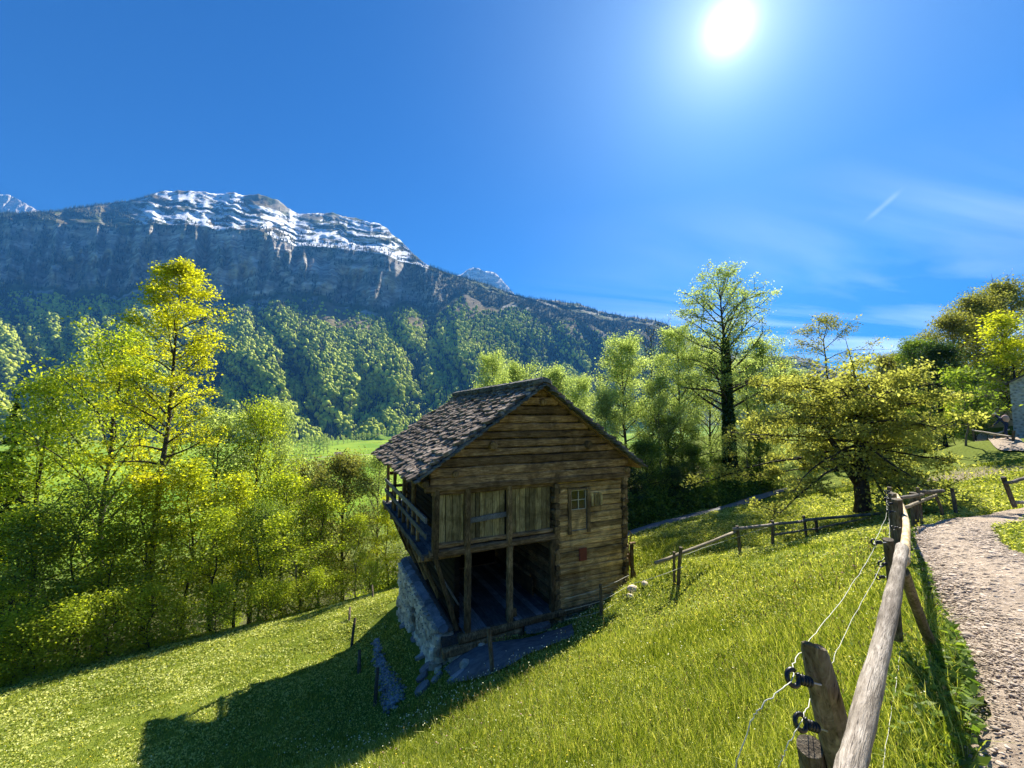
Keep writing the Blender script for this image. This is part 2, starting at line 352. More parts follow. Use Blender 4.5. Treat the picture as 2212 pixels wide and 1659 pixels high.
cp += [(-22, 34, -19), (-32, 30, -19), (-10, 38, -17), (-3, 30, -12), (-25, 60, -34), (0, 50, -18), (8, 34, -8), (-10, 100, -45), (-60, 20, -24), (-34, 2, -15), (-60, -40, -25), (-15, -10, -8),
       (5, -15, -1.5), (25, -10, 0), (14, 45, -8), (24, 50, -5), (45, 48, -1.5), (62, 60, -1), (60, 76, 2), (82, 62, 12), (70, 36, 6), (48, 30, -1), (38, 45, -2), (34, 24, -1.2), (95, 20, 20), (40, 90, 2), (10, 90, -22)]
cp = np.array(cp); C2 = 1.2
K = np.sqrt(((cp[:, None, :2] - cp[None, :, :2]) ** 2).sum(-1) + C2); z0 = cp[:, 2].mean()
WT = np.linalg.solve(K + .04 * np.eye(len(cp)) * -1, cp[:, 2] - z0)
def H(x, y, fine=True):
    x = np.asarray(x, float); y = np.asarray(y, float); sh = x.shape; xf = x.ravel(); yf = y.ravel()
    out = np.empty(xf.size)
    for i in range(0, xf.size, 60000):
        s = slice(i, i + 60000)
        out[s] = np.sqrt((xf[s, None] - cp[None, :, 0]) ** 2 + (yf[s, None] - cp[None, :, 1]) ** 2 + C2) @ WT + z0
    r = np.hypot(xf, yf)
    ang = xf - yf * .9
    farz = np.where(ang > 0, np.clip(-60 + ang * .45, -60, 25), -60)
    k = sstep(75, 170, r); out = out * (1 - k) + farz * k
    if fine:
        nearw = 1 - sstep(40, 90, r)
        out += nearw * ((fbm(xf * .8, yf * .8, 3) - .5) * .14 + (vnoise(xf * 3.1, yf * 3.1, 9) - .5) * .035)
    return out.reshape(sh)
def Hz(x, y): return float(H(np.array([x]), np.array([y]))[0])
def on(u, v, d0=1.0, d1=60):
    """world point where the sight line through (u,v) meets the ground"""
    ds_ = np.linspace(d0, d1, 1500); pts = np.array([tuple(P(u, v, d)) for d in (d0, d1)]); q = pts[0] + (pts[1] - pts[0]) * ((ds_ - d0) / (d1 - d0))[:, None]
    h = H(q[:, 0], q[:, 1]); i = np.argmax(q[:, 2] < h)
    if not (q[:, 2] < h).any(): i = len(ds_) - 1
    return Vector((q[i, 0], q[i, 1], h[i]))
def gp(x, y, dz=0): return Vector((x, y, Hz(x, y) + dz))

# path edges
LE = [(-3.2, -3.0), (-.6, -.55), (2.35, 2.23), (3.3, 3.2), (5.15, 5.25), (8.2, 8.5), (11.3, 10.45), (15.2, 12.0), (24, 14)]
RE = [(-1.2, -5.0), (1.6, -2.0), (4.4, .9), (5.8, 2.9), (7.3, 5.9), (9.0, 7.8), (10.6, 8.9), (14, 9.9), (25, 11.5)]
def resamp(pts, n):
    p = np.array(pts, float); t = np.arange(len(p)); q = np.linspace(0, len(p) - 1, n)
    # catmull-rom
    out = []
    for x in q:
        i = min(int(x), len(p) - 2); f = x - i; a = p[max(i - 1, 0)]; b = p[i]; c = p[i + 1]; d = p[min(i + 2, len(p) - 1)]
        out.append(.5 * ((2 * b) + (-a + c) * f + (2 * a - 5 * b + 4 * c - d) * f * f + (-a + 3 * b - 3 * c + d) * f ** 3))
    return np.array(out)
def strip(name, le, re, n, m, mat, dz, label=None, edge=.0, crown=.0):
    a = resamp(le, n); b = resamp(re, n); t = np.linspace(0, 1, m)
    G = a[:, None, :] * (1 - t[None, :, None]) + b[:, None, :] * t[None, :, None]
    if edge:
        nn = (vnoise(np.arange(n) * .55, np.zeros(n), 5) - .5) * edge; G[:, 0, 0] += nn; G[:, -1, 0] += (vnoise(np.arange(n) * .6, np.zeros(n), 8) - .5) * edge
    z = H(G[..., 0], G[..., 1]) + dz + crown * np.sin(np.pi * t)[None, :]
    V = np.dstack([G, z]).reshape(-1, 3); i = np.arange((n - 1) * m).reshape(n - 1, m)[:, :-1].ravel()
    o = npmesh(name, V, np.stack([i, i + 1, i + m + 1, i + m], 1), mat, smooth=True)
    tag(o, kind='structure'); return o
def inpoly(x, y, poly):
    x = np.asarray(x); y = np.asarray(y); r = np.zeros(x.shape, bool); n = len(poly)
    for i in range(n):
        x1, y1 = poly[i]; x2, y2 = poly[(i + 1) % n]
        c = ((y1 > y) != (y2 > y)) & (x < (x2 - x1) * (y - y1) / (y2 - y1 + 1e-12) + x1); r ^= c
    return r
PPOLY = list(map(tuple, resamp(LE, 60))) + list(map(tuple, resamp(RE, 60)[::-1]))
BARNP = [tuple(B(x, y)[:2]) for x, y in ((-.1, -.15), (6.6, -.15), (6.6, 7.6), (0, 7.6))]
YARD = [tuple(on(u, v, 6, 40)[:2]) for u, v in ((1005, 1415), (1235, 1352), (1240, 1378), (1075, 1455), (985, 1478), (960, 1450))]
# treeline of the lower meadow
TL = [tuple(on(u, v, 6, 60)[:2]) for u, v in ((-400, 1600), (0, 1478), (150, 1438), (330, 1396), (600, 1333), (860, 1272))]
TL.append((TL[-1][0] + 4.5, TL[-1][1] + 9))
def below_tl(x, y):
    """True beyond (downhill of) the treeline"""
    tx = np.array([p[0] for p in TL]); ty = np.array([p[1] for p in TL])
    return (y > np.interp(x, tx, ty)) & (x < tx[-1])

# ground sheet
def axis(lo, hi, core0, core1, st, g=1.09):
    c = list(np.arange(core0, core1, st)); s = st
    while c[-1] < hi: s *= g; c.append(c[-1] + s)
    s = st
    while c[0] > lo: s *= g; c.insert(0, c[0] - s)
    return np.array(c)
gx = axis(-6000, 6000, -22, 20, .24); gy = axis(-3000, 9000, -3, 30, .24)
GX, GY = np.meshgrid(gx, gy, indexing='ij'); GZ = H(GX, GY)
inb = inpoly(GX, GY, BARNP); GZ = np.where(inb, np.minimum(GZ, BO.z - .35), GZ)
n_, m_ = GX.shape; idx = np.arange(n_ * m_).reshape(n_, m_)[:-1, :-1].ravel()
rr = np.hypot(GX, GY)
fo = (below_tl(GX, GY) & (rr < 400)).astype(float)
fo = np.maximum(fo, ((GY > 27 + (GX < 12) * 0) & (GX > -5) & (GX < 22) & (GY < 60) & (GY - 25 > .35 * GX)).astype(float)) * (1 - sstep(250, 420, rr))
def gauss(x, y, p, s): return np.exp(-((x - p[0]) ** 2 + (y - p[1]) ** 2) / (2 * s * s))
p1 = on(2070, 1030, 8, 60); p2 = on(505 * 0 + 1425, 1365, 4, 20); p3 = on(2000, 1160, 4, 20)
so_ = 1.1 * gauss(GX, GY, p1, 1.6) + .45 * gauss(GX, GY, p2, .4)
so_ += .8 * np.exp(-((GX * .678 - GY * .735) + .0) ** 2 / .06) * ((GX > -2) & (GX < 7))
so_ *= (.35 + 1.1 * fbm(GX * 1.7, GY * 1.7, 31))
so_ = np.clip(so_ * 1.3 - .15, 0, 1)
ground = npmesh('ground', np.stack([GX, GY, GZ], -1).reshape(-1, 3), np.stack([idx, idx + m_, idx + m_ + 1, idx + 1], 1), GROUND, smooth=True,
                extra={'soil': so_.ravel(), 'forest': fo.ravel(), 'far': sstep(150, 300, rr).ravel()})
tag(ground, kind='structure')
strip('gravel_path', LE, RE, 150, 24, GRAV, .035, edge=.35, crown=.02)
# asphalt road behind the meadow
rl = [P(1330, 1172, 18.6), P(1360, 1163, 20), P(1450, 1142, 21.5), P(1610, 1095, 26), P(1700, 1078, 30)]
rr_ = [P(1325, 1152, 20.6), P(1360, 1145, 22), P(1450, 1121, 23.9), P(1600, 1082, 28.6), P(1700, 1066, 33)]
strip('asphalt_road', [p[:2] for p in rl], [p[:2] for p in rr_], 70, 14, ASPH, .07)
# upper path by the houses
strip('upper_path', [tuple(on(u, v, 15, 60)[:2]) for u, v in ((2100, 944), (2140, 957), (2212, 978), (2330, 1000))], [tuple(on(u, v, 15, 60)[:2]) for u, v in ((2120, 936), (2160, 944), (2212, 960), (2330, 978))], 40, 10, GRAV, .09)
# little gravel yard in front of the barn
yc = np.mean(YARD, 0); yl = [YARD[5], YARD[0], ((YARD[0][0] + YARD[1][0]) / 2, (YARD[0][1] + YARD[1][1]) / 2 + .02), YARD[1]]; yr = [YARD[4], YARD[3], ((YARD[3][0] + YARD[2][0]) / 2, (YARD[3][1] + YARD[2][1]) / 2), YARD[2]]
strip('gravel_yard', yl, yr, 40, 12, FLAG, .06, edge=.1)
# farm track over the valley floor
def flatstrip(name, pts, wd, mat):
    a = [p for p in pts]; V = []; 
    for i, (x, y) in enumerate(a):
        j = min(i + 1, len(a) - 1); k = max(i - 1, 0); dx, dy = a[j][0] - a[k][0], a[j][1] - a[k][1]; l = math.hypot(dx, dy); nx, ny = -dy / l * wd / 2, dx / l * wd / 2
        V += [(x + nx, y + ny, -59.85), (x - nx, y - ny, -59.85)]
    f = np.array([(2 * i, 2 * i + 1, 2 * i + 3, 2 * i + 2) for i in range(len(a) - 1)])
    return tag(npmesh(name, np.array(V), f, mat), kind='structure')
def onv(u, v, z=-60):
    q = P(u, v, 1); t = z / q.z; return (q.x * t, q.y * t)
flatstrip('farm_track', [onv(560, 1000), onv(620, 993), onv(680, 989), onv(745, 984), onv(800, 982), onv(860, 981)], 5.5, GRAV)

# ------------------------------------------------------------------ mountains
def mountmat():
    m, Nn, Lk = mat_new('mountain'); v = mapping(Nn, Lk, (1, 1, 1)); vs = mapping(Nn, Lk, (.35, .35, 2.2))
    n1 = noise(Nn, Lk, v, .012, 9, 0, .7); n2 = noise(Nn, Lk, vs, .02, 8, .4, .65)
    rock = ramp(Nn, Lk, n2, [(.34, (.14, .12, .10)), (.5, (.42, .37, .31)), (.62, (.86, .79, .69))]); rock = mixc(Nn, Lk, noise(Nn, Lk, v, .03, 6), rock, mixc(Nn, Lk, .6, rock, (.16, .15, .12)))
    fore = ramp(Nn, Lk, n1, [(.35, (.025, .04, .015)), (.65, (.13, .15, .04))])
    alp = ramp(Nn, Lk, n1, [(.35, (.12, .10, .05)), (.65, (.26, .20, .11))])
    c = mixc(Nn, Lk, attr(Nn, 'rock'), fore, rock); c = mixc(Nn, Lk, attr(Nn, 'alp'), c, alp)
    c = mixc(Nn, Lk, attr(Nn, 'grass'), c, (.20, .32, .03)); c = mixc(Nn, Lk, attr(Nn, 'snow'), c, (.90, .92, .95))
    finish(Nn, Lk, c, .95, mixc(Nn, Lk, .5, n1, n2), 1.0, 34, spec=.05); return m
MNT = mountmat()
US = np.arange(-420, 2100, 3.0)
def prof(pts, u=US):
    a = np.array(pts, float); return np.interp(u, a[:, 0], a[:, 1])
sky_p = [(-420, 470), (-100, 470), (0, 463), (60, 461), (120, 457), (160, 449), (230, 440), (300, 431), (322, 421), (345, 414), (380, 412), (430, 413), (470, 419), (505, 416), (525, 421), (560, 419), (600, 432), (612, 440), (622, 449), (648, 463),
         (690, 461), (722, 459), (732, 465), (770, 471), (798, 479), (822, 484), (838, 494), (845, 505), (868, 522), (890, 545), (920, 570), (950, 583), (980, 594), (1020, 604), (1060, 616), (1105, 634), (1140, 644),
         (1200, 650), (1250, 656), (1300, 674), (1350, 684), (1410, 690), (1450, 705), (1500, 728), (1600, 765), (1700, 770), (1750, 775), (1800, 800), (1900, 850), (2100, 900)]
cliff_t = [(-420, 490), (0, 475), (120, 478), (240, 486), (330, 484), (430, 489), (560, 500), (600, 515), (640, 527), (690, 533), (760, 541), (830, 551), (890, 566), (920, 573), (1000, 604), (1100, 642), (1200, 663), (1300, 688), (1400, 705), (1600, 780), (2100, 905)]
cliff_b = [(-420, 640), (0, 622), (150, 640), (300, 622), (430, 640), (520, 650), (600, 640), (700, 652), (800, 672), (900, 668), (960, 655), (1000, 652), (1080, 668), (1150, 680), (1230, 690), (1350, 712), (1420, 735), (1600, 830), (2100, 915)]
foot = [(-420, 975), (400, 975), (600, 968), (700, 962), (760, 957), (800, 948), (840, 936), (870, 932), (950, 922), (1100, 910), (1300, 908), (2100, 930)]
d_foot = [(-420, 800), (600, 870), (870, 1000), (1300, 1300), (1700, 1700), (2100, 1900)]
vs_, vt_, vb_, vf_ = prof(sky_p), prof(cliff_t), prof(cliff_b), prof(foot)
vb_ = vb_ + 70 * (fbm(US * .016, US * 0 + 3, 66, 4) - .5); vt_ = vt_ + 16 * (fbm(US * .03, US * 0 + 5, 67, 4) - .5); vt_ = np.maximum(vt_, vs_ + 2); vb_ = np.maximum(vb_, vt_ + 12)
vs_ = vs_ + (fbm(US * .12, US * 0, 4) - .5) * 5
df_ = prof(d_foot); db_ = df_ + 1050 * np.clip((vf_ - vb_) / 300, .3, 1); dt_ = db_ + 260; dsk = dt_ + 20 + 800 * np.clip((vt_ - vs_) / 70, 0.02, 1)
rows_v = []; rows_d = []; zone = []; tt = []
def addrows(va, vb, da, db, n, z, pw=1.0, last=False):
    for i in range(n + (1 if last else 0)):
        t = i / n; rows_v.append(va + (vb - va) * t); rows_d.append(da + (db - da) * t ** pw); zone.append(np.full(len(US), float(z))); tt.append(np.full(len(US), t))
addrows(vf_ + 12, vb_, df_ - 30, db_, 110, 0); addrows(vb_, vt_, db_, dt_, 60, 1); addrows(vt_, vs_, dt_, dsk, 44, 2, 1.0, True)
VV = np.array(rows_v); DD = np.array(rows_d)
_e = .075 + (829.5 - VV[:110]) / 878; _z0 = DD[0] * _e[0]; _e1 = .075 + (829.5 - vb_) / 878; _z1 = db_ * _e1; _k = (_z1 - _z0) / (db_ - DD[0])
_u = (_z0 - _k * DD[0])[None] / (_e - _k[None]); DD[:110] = _u; ZN = np.array(zone); TT = np.array(tt); UU = np.tile(US, (len(VV), 1))
# relief pushed in and out in depth: spurs and gullies, cliff ribs, terraces
uu = UU + (VV - 800) * -.42 + 30 * fbm(UU * .01, VV * .012, 2)
uu = uu + 60 * (fbm(UU * .006, VV * .008, 12) - .5); gul = np.abs(fbm(uu * .0085, VV * .0030, 11, 4) - .5) * 2; gul = np.clip(gul * 3.4, 0, 1)
w0 = (ZN == 0) * np.sin(np.clip(TT, 0, 1) * np.pi) ** .6
rel = w0 * ((1 - gul) * 170 - 70 * fbm(UU * .03, VV * .03, 5))
ribs = np.abs(fbm(UU * .022 + VV * .004, VV * .006, 21, 4) - .5) * 2
w1 = (ZN == 1) * np.sin(np.clip(TT, .03, .97) * np.pi) ** .5
rel += w1 * (1 - .75 * sstep(880, 1050, UU)) * (300 * (ribs - .2) + 120 * (fbm(UU * .09, VV * .02, 23) - .5) )
w2 = (ZN == 2) * np.sin(np.clip(TT, 0, .96) * np.pi) ** .6 
dip = VV - (UU - 500) * .16 + 34 * (fbm(UU * .014, VV * .02, 37) - .5) + 10 * (fbm(UU * .06, VV * .06, 38) - .5)
ter = fbm(UU * .018, dip * .11, 41, 4)
rel += w2 * (260 * (ter - .5) + 60 * (fbm(UU * .08, dip * .3, 43) - .5))
DD2 = DD + rel
def PN(u, v, d):
    X = (u - CU) / F * d; Z = (CV - v) / F * d
    return np.stack([X, d * math.cos(TH) - Z * math.sin(TH), d * math.sin(TH) + Z * math.cos(TH)], -1)
V3 = PN(UU, VV, DD2)
# back side falls away behind the skyline
back1 = V3[-1] + np.array([0, 500, -250]); back2 = V3[-1] + np.array([0, 1800, -1800]); low0 = V3[0] + np.array([0, -60, -40])
V3 = np.concatenate([low0[None], V3, back1[None], back2[None]])
padz = lambda a: np.concatenate([a[:1], a, a[-1:], a[-1:]])
sn = fbm(UU * .03, dip * .22, 47, 5); sn2 = fbm(UU * .09, dip * .5, 49, 3)
up = (ZN == 2)
snow = sstep(.535, .585, sn * .7 + sn2 * .3 + .22 * (fbm(UU * .012, VV * .03, 46) - .5) + .10 * (1 - TT) * (UU > 560) + .05 * (UU < 560) * TT + .045) * up * sstep(250, 330, UU) * (UU < 925)
snow *= 1 - .9 * ((UU > 525) & (UU < 625) & (TT > .72)) ; snow *= 1 - .9 * ((UU > 640) & (UU < 735) & (TT > .75)) * (fbm(UU * .1, VV * .1, 3) > .42)
rock = np.clip((ZN == 1) * sstep(.0, .12, TT) * (1 - .7 * sstep(.90, 1, TT)) * (.55 + .8 * (fbm(UU * .05, VV * .06, 51) > .45)) + up * .5 * (fbm(UU * .05, dip * .15, 53) > .5), 0, 1)
rock = rock * (1 - .8 * (ZN == 1) * sstep(900, 1010, UU)); rock = np.maximum(rock, (ZN == 0) * sstep(.80, .95, TT) * (fbm(UU * .03 + VV * .03, VV * .02, 57) > .53) * .8)
alp = up * sstep(.45, .55, fbm(UU * .02, dip * .08, 59)) * .8 * (UU < 700); alp = np.maximum(alp, (ZN == 0) * (TT > .84) * (fbm(UU * .022 - VV * .03, VV * .03, 61) > .56) * .8 * (UU > 600))
grs = (ZN == 0) * (TT < .05) * (UU > 740) * 1.0
nn_, mm_ = V3.shape[:2]; idx = np.arange(nn_ * mm_).reshape(nn_, mm_)[:-1, :-1].ravel()
mo = npmesh('mountain', V3.reshape(-1, 3), np.stack([idx, idx + 1, idx + mm_ + 1, idx + mm_], 1), MNT, smooth=True,
            extra={k: padz(a).ravel() for k, a in (('snow', snow), ('rock', rock), ('alp', alp), ('grass', grs))})
tag(mo, kind='structure')
def far_peak(name, pts, v_low, d, snowy, seed, tint_rock=1.0):
    us = np.arange(pts[0][0], pts[-1][0] + 1, 2.0); top = prof(pts, us) + (fbm(us * .2, us * 0, seed) - .5) * 3
    nr = 40; t = np.linspace(0, 1, nr)[:, None]; U = np.tile(us, (nr, 1)); Vv = v_low + (top[None] - v_low) * t
    D = d + t * 900 + 240 * (np.abs(fbm(U * .06 + Vv * .05, Vv * .03, seed, 5) - .5) * 2)
    V = PN(U, Vv, D); b = V[-1] + np.array([0, 600, -1500]); V = np.concatenate([V, b[None]])
    i = np.arange((nr + 1) * len(us)).reshape(nr + 1, len(us))[:-1, :-1].ravel(); m = len(us)
    s = sstep(.5, .56, fbm(U * .08, (Vv - U * .5) * .18, seed + 5, 4) + snowy) 
    ex = {'snow': s, 'rock': np.ones_like(U) * tint_rock, 'alp': 0 * U, 'grass': 0 * U}
    o = npmesh(name, V.reshape(-1, 3), np.stack([i, i + 1, i + m + 1, i + m], 1), MNT, smooth=True, extra={k: np.concatenate([a, a[-1:]]).ravel() for k, a in ex.items()})
    tag(o, kind='structure')
far_peak('distant_peak', [(960, 605), (985, 597), (1000, 591), (1010, 582), (1022, 577), (1035, 580), (1045, 586), (1058, 586), (1070, 590), (1085, 605), (1100, 622), (1115, 640), (1140, 655)], 760, 5200, -.2, 71)
far_peak('distant_peak', [(-200, 380), (-60, 400), (0, 420), (20, 421), (35, 428), (60, 442), (80, 453), (100, 462), (130, 475)], 560, 4700, -.2, 81)
far_peak('distant_hill', [(1600, 770), (1680, 772), (1720, 768), (1745, 778), (1780, 800), (1830, 850), (1900, 880)], 910, 2300, -.9, 91, .2)

# ------------------------------------------------------------------ forest on the mountain (one mass: stuff)
def ico(sub):
    t = (1 + 5 ** .5) / 2
    v = [(-1, t, 0), (1, t, 0), (-1, -t, 0), (1, -t, 0), (0, -1, t), (0, 1, t), (0, -1, -t), (0, 1, -t), (t, 0, -1), (t, 0, 1), (-t, 0, -1), (-t, 0, 1)]
    f = [(0, 11, 5), (0, 5, 1), (0, 1, 7), (0, 7, 10), (0, 10, 11), (1, 5, 9), (5, 11, 4), (11, 10, 2), (10, 7, 6), (7, 1, 8), (3, 9, 4), (3, 4, 2), (3, 2, 6), (3, 6, 8), (3, 8, 9), (4, 9, 5), (2, 4, 11), (6, 2, 10), (8, 6, 7), (9, 8, 1)]
    v = [np.array(a) / np.linalg.norm(a) for a in v]
    for _ in range(sub):
        c = {}; nf = []
        def md(a, b):
            k = (min(a, b), max(a, b))
            if k not in c: m = v[a] + v[b]; v.append(m / np.linalg.norm(m)); c[k] = len(v) - 1
            return c[k]
        for a, b, d in f:
            x, y, z = md(a, b), md(b, d), md(d, a); nf += [(a, x, z), (b, y, x), (d, z, y), (x, y, z)]
        f = nf
    return np.array(v), np.array(f)
IV1, IF1 = ico(1); IV2, IF2 = ico(2)
def scatter(name, base, tv, tf, pos, scl, rot, rnd, mat, jit=.0):
    """copies of the template mesh joined into one"""
    n = len(pos); k = len(tv); c, s = np.cos(rot)[:, None], np.sin(rot)[:, None]
    X = tv[None, :, 0] * scl[:, None, 0]; Y = tv[None, :, 1] * scl[:, None, 1]; Z = tv[None, :, 2] * scl[:, None, 2]
    if jit:
        j = 1 + jit * (rng.random((n, k)) - .5) * 2; X = X * j; Y = Y * j; Z = Z * j
    V = np.stack([X * c - Y * s, X * s + Y * c, Z], -1) + pos[:, None, :]
    Fc = (tf[None] + (np.arange(n) * k)[:, None, None]).reshape(-1, tf.shape[1])
    return V.reshape(-1, 3), Fc, np.repeat(rnd, len(tf))
def mtn_sample(n, zmin, zmax, z, ulo, uhi):
    u = rng.uniform(ulo, uhi, n); t = rng.uniform(zmin, zmax, n)
    off = {0: 0, 1: 110, 2: 170}[z]; nr = {0: 110, 1: 60, 2: 44}[z]
    ci = np.clip(((u - US[0]) / 3).astype(int), 0, len(US) - 1); ri = np.clip(off + (t * nr).astype(int), 0, len(VV) - 1)
    return u, t, ci, ri
def forest():
    u, t, ci, ri = mtn_sample(42000, 0, .97, 0, -150, 1500)
    pos = PN(UU[ri, ci], VV[ri, ci], DD2[ri, ci]); g = gul[ri, ci]; v = VV[ri, ci]; d = DD2[ri, ci]
    pos[:, :2] += rng.normal(0, 4, (len(u), 2))
    con_p = np.clip(.75 * sstep(.88, 1.06, t) + .62 * (1 - sstep(.06, .30, g)) + .35 * sstep(900, 1300, u) + .9 * (fbm(u * .02, v * .02, 77) - .5) + .12, .05, .96)
    bare = (fbm(u * .022 - v * .03, v * .03, 61) > .58) & (t > .84)
    edge = (t < .05) & (u > 740)
    keep = ~(bare & (rng.random(len(u)) < .8)) & ~edge & (rng.random(len(u)) < np.clip(d / 1500, .5, 1))
    con = rng.random(len(u)) < con_p
    a = keep & ~con; n = a.sum(); s = rng.uniform(3.4, 7.2, n)[:, None] * np.array([1, 1, 1.05]); s[:, 2] *= rng.uniform(.9, 1.3, n)
    tone = np.clip(.15 + .7 * fbm(u[a] * .015, v[a] * .015, 88) + rng.normal(0, .18, n), 0, 1)
    V1, F1, r1 = scatter('', None, IV1, IF1, pos[a] + np.array([0, 0, 3]), s, rng.uniform(0, 6, n), tone, None, .30)
    o = npmesh('deciduous_forest', V1, F1, FARLEAF, rnd=np.clip(r1 + rng.normal(0, .1, len(r1)), 0, 1)); tag(o, 'bright green spring beech forest covering the lower slopes of the mountain', 'forest', kind='stuff')
    # conifers everywhere dark, plus on cliffs and along the skyline
    P_ = [pos[keep & con]]
    for (nz, t0, t1, z, u0, u1, pr) in ((4300, 0, 1, 1, -150, 1450, None), (4200, .0, .85, 2, -150, 900, None), (260, 0, .2, 2, 560, 960, None), (700, .93, 1, 2, -150, 335, None), (650, .5, 1, 2, 930, 1480, None), (2600, 0, 1, 1, 900, 1480, 1)):
        u2, t2, c2, r2 = mtn_sample(nz, t0, t1, z, u0, u1); ok = np.ones(nz, bool)
        if z == 1 and pr is None: ok = (fbm(u2 * .05, VV[r2, c2] * .06, 51) < .45) | (t2 > .9) | (t2 < .1)
        if nz == 4200: ok = (fbm(u2 * .03, VV[r2, c2] * .05, 93) > .45 + .12 * sstep(200, 340, u2)) & ((snow[np.clip(r2, 0, len(VV) - 1), c2] < .3))
        P_.append(PN(UU[r2, c2], VV[r2, c2], DD2[r2, c2])[ok])
    pc = np.concatenate(P_); n = len(pc); k = 6; cone = []
    for zz, r_ in ((0, 1.0), (.45, .62), (1, .03)):
        for i in range(k): cone.append((r_ * math.cos(i * 2 * math.pi / k), r_ * math.sin(i * 2 * math.pi / k), zz))
    cf = [(a * k + i, a * k + (i + 1) % k, (a + 1) * k + (i + 1) % k, (a + 1) * k + i) for a in range(2) for i in range(k)]
    s = np.stack([rng.uniform(2.6, 4.2, n)] * 2 + [rng.uniform(13, 24, n)], 1)
    V2, F2, r2 = scatter('', None, np.array(cone), np.array(cf), pc - np.array([0, 0, 2]), s, rng.uniform(0, 6, n), rng.random(n), None, .18)
    o = npmesh('conifer_forest', V2, F2, FARCON, rnd=r2); tag(o, 'dark spruce forest in the gullies, on the cliff ledges and along the ridge', 'forest', kind='stuff')
forest()

# ------------------------------------------------------------------ trees
def rot_to(d):
    return Vector((0, 0, 1)).rotation_difference(Vector(d).normalized()).to_matrix()
def tree_mesh(seed, Ht, cb, Rr, prof_, nb, nleaf, ls, tr, mats, wander=.25, clump=.32, up0=.6, sub=6, lean=(0, 0), flat=.35, bias=0, fork=False, bark_sides=7, name='tree'):
    """returns (trunk mesh object, crown mesh object) unlinked data"""
    rs = random.Random(seed); nr = np.random.default_rng(seed)
    mb = MB(); st = random.getstate(); random.seed(seed)
    npt = 10; tp = []; x = y = 0
    for i in range(npt):
        t = i / (npt - 1); x += rs.gauss(0, wander) * (1 / npt) * 3; y += rs.gauss(0, wander) * (1 / npt) * 3
        tp.append(Vector((x + lean[0] * Ht * t, y + lean[1] * Ht * t, Ht * t * .97 - .35)))
    mb.tube(tp, [max(.012, tr * (1 - .9 * (i / (npt - 1)) ** .9) * (1.35 if i == 0 else 1)) for i in range(npt)], bark_sides, .08)
    def at(t):
        f = t * (npt - 1); i = min(int(f), npt - 2); return tp[i].lerp(tp[i + 1], f - i)
    anchors = []; az = rs.uniform(0, 6)
    for b in range(nb):
        tb = cb + (1 - cb) * .97 * ((b + .5) / nb) ** .9; az += 2.4 + rs.gauss(0, .5)
        q = (tb - cb) / (1 - cb); ln = Rr * prof_(q) * rs.uniform(.7, 1.12)
        if ln < .15: ln = .15
        p = at(tb); inc = up0 + q * .55 + rs.gauss(0, .12)
        d = Vector((math.cos(az) * math.cos(inc), math.sin(az) * math.cos(inc), math.sin(inc)))
        pts = [p]; cur = p.copy(); nseg = 5
        for s in range(nseg):
            d = (d + Vector((rs.gauss(0, .13), rs.gauss(0, .13), rs.gauss(-.05, .1)))).normalized(); cur = cur + d * ln / nseg; pts.append(cur.copy())
        r0 = max(.014, tr * .42 * (1 - tb * .75) * min(1, ln / (Rr * .7)))
        mb.tube(pts, [r0 * (1 - .85 * s / nseg) + .004 for s in range(nseg + 1)], 5, 0, False)
        for s in range(sub):
            f = .22 + .78 * (s + rs.random()) / sub; i = min(int(f * nseg), nseg - 1); q0 = pts[i].lerp(pts[i + 1], f * nseg - i)
            dd = (pts[i + 1] - pts[i]).normalized(); sd = Vector((rs.gauss(0, 1), rs.gauss(0, 1), rs.gauss(.25, .5))).normalized()
            e = (dd * .6 + sd * .8).normalized(); l2 = ln * rs.uniform(.22, .48) * (1.1 - .5 * f) + .15
            m1 = q0 + e * l2 * .5 + Vector((0, 0, rs.gauss(0, .05) * l2)); m2 = q0 + e * l2 + Vector((0, 0, rs.gauss(-.03, .08) * l2))
            mb.tube([q0, m1, m2], [r0 * .3 + .003, r0 * .2 + .003, .004], 4, 0, False)
            for z_ in range(3):
                anchors.append(q0.lerp(m2, .35 + .65 * rs.random())); 
            anchors.append(m2)
    A = np.array([tuple(a) for a in anchors])
    wgt = nr.gamma(1.3, 1, len(A)); wgt /= wgt.sum(); ii = nr.choice(len(A), nleaf, p=wgt)
    cpos = A[ii] + nr.normal(0, clump, (nleaf, 3)) * np.array([1, 1, .62])
    # leaf cards
    nrm = nr.normal(0, 1, (nleaf, 3)); nrm[:, 2] = np.abs(nrm[:, 2]) * 1.1 + flat; nrm /= np.linalg.norm(nrm, axis=1)[:, None]
    a = np.cross(nrm, nr.normal(0, 1, (nleaf, 3))); a /= np.linalg.norm(a, axis=1)[:, None]; b = np.cross(nrm, a)
    s1 = ls * nr.uniform(.6, 1.25, nleaf)[:, None]; s2 = s1 * nr.uniform(.5, .85, nleaf)[:, None]
    fold = nrm * s1 * .18
    V = np.stack([cpos - a * s1, cpos + b * s2 + fold, cpos + a * s1, cpos - b * s2 + fold], 1).reshape(-1, 3)
    Fc = (np.arange(nleaf) * 4)[:, None] + np.array([[0, 1, 2, 3]])
    cr = nr.random(len(A)); rnd = np.clip(.74 * cr[ii] + .26 * nr.random(nleaf) + bias, 0, 1)
    random.setstate(st)
    tk = mb.build('trunk', mats[0], None, smooth=True)
    cw = npmesh('crown', V, Fc, mats[1], rnd=rnd) if nleaf else None
    return tk, cw
dome = lambda q: (math.sin(math.pi * min(1, q * .82 + .16))) ** .7
cone_ = lambda q: (1 - q) ** .8 * .95 + .12
oval = lambda q: math.sin(math.pi * min(1, q * .9 + .08)) ** .8
flatc = lambda q: 1.0 if q < .45 else max(.25, 1 - (q - .45) * 1.25)
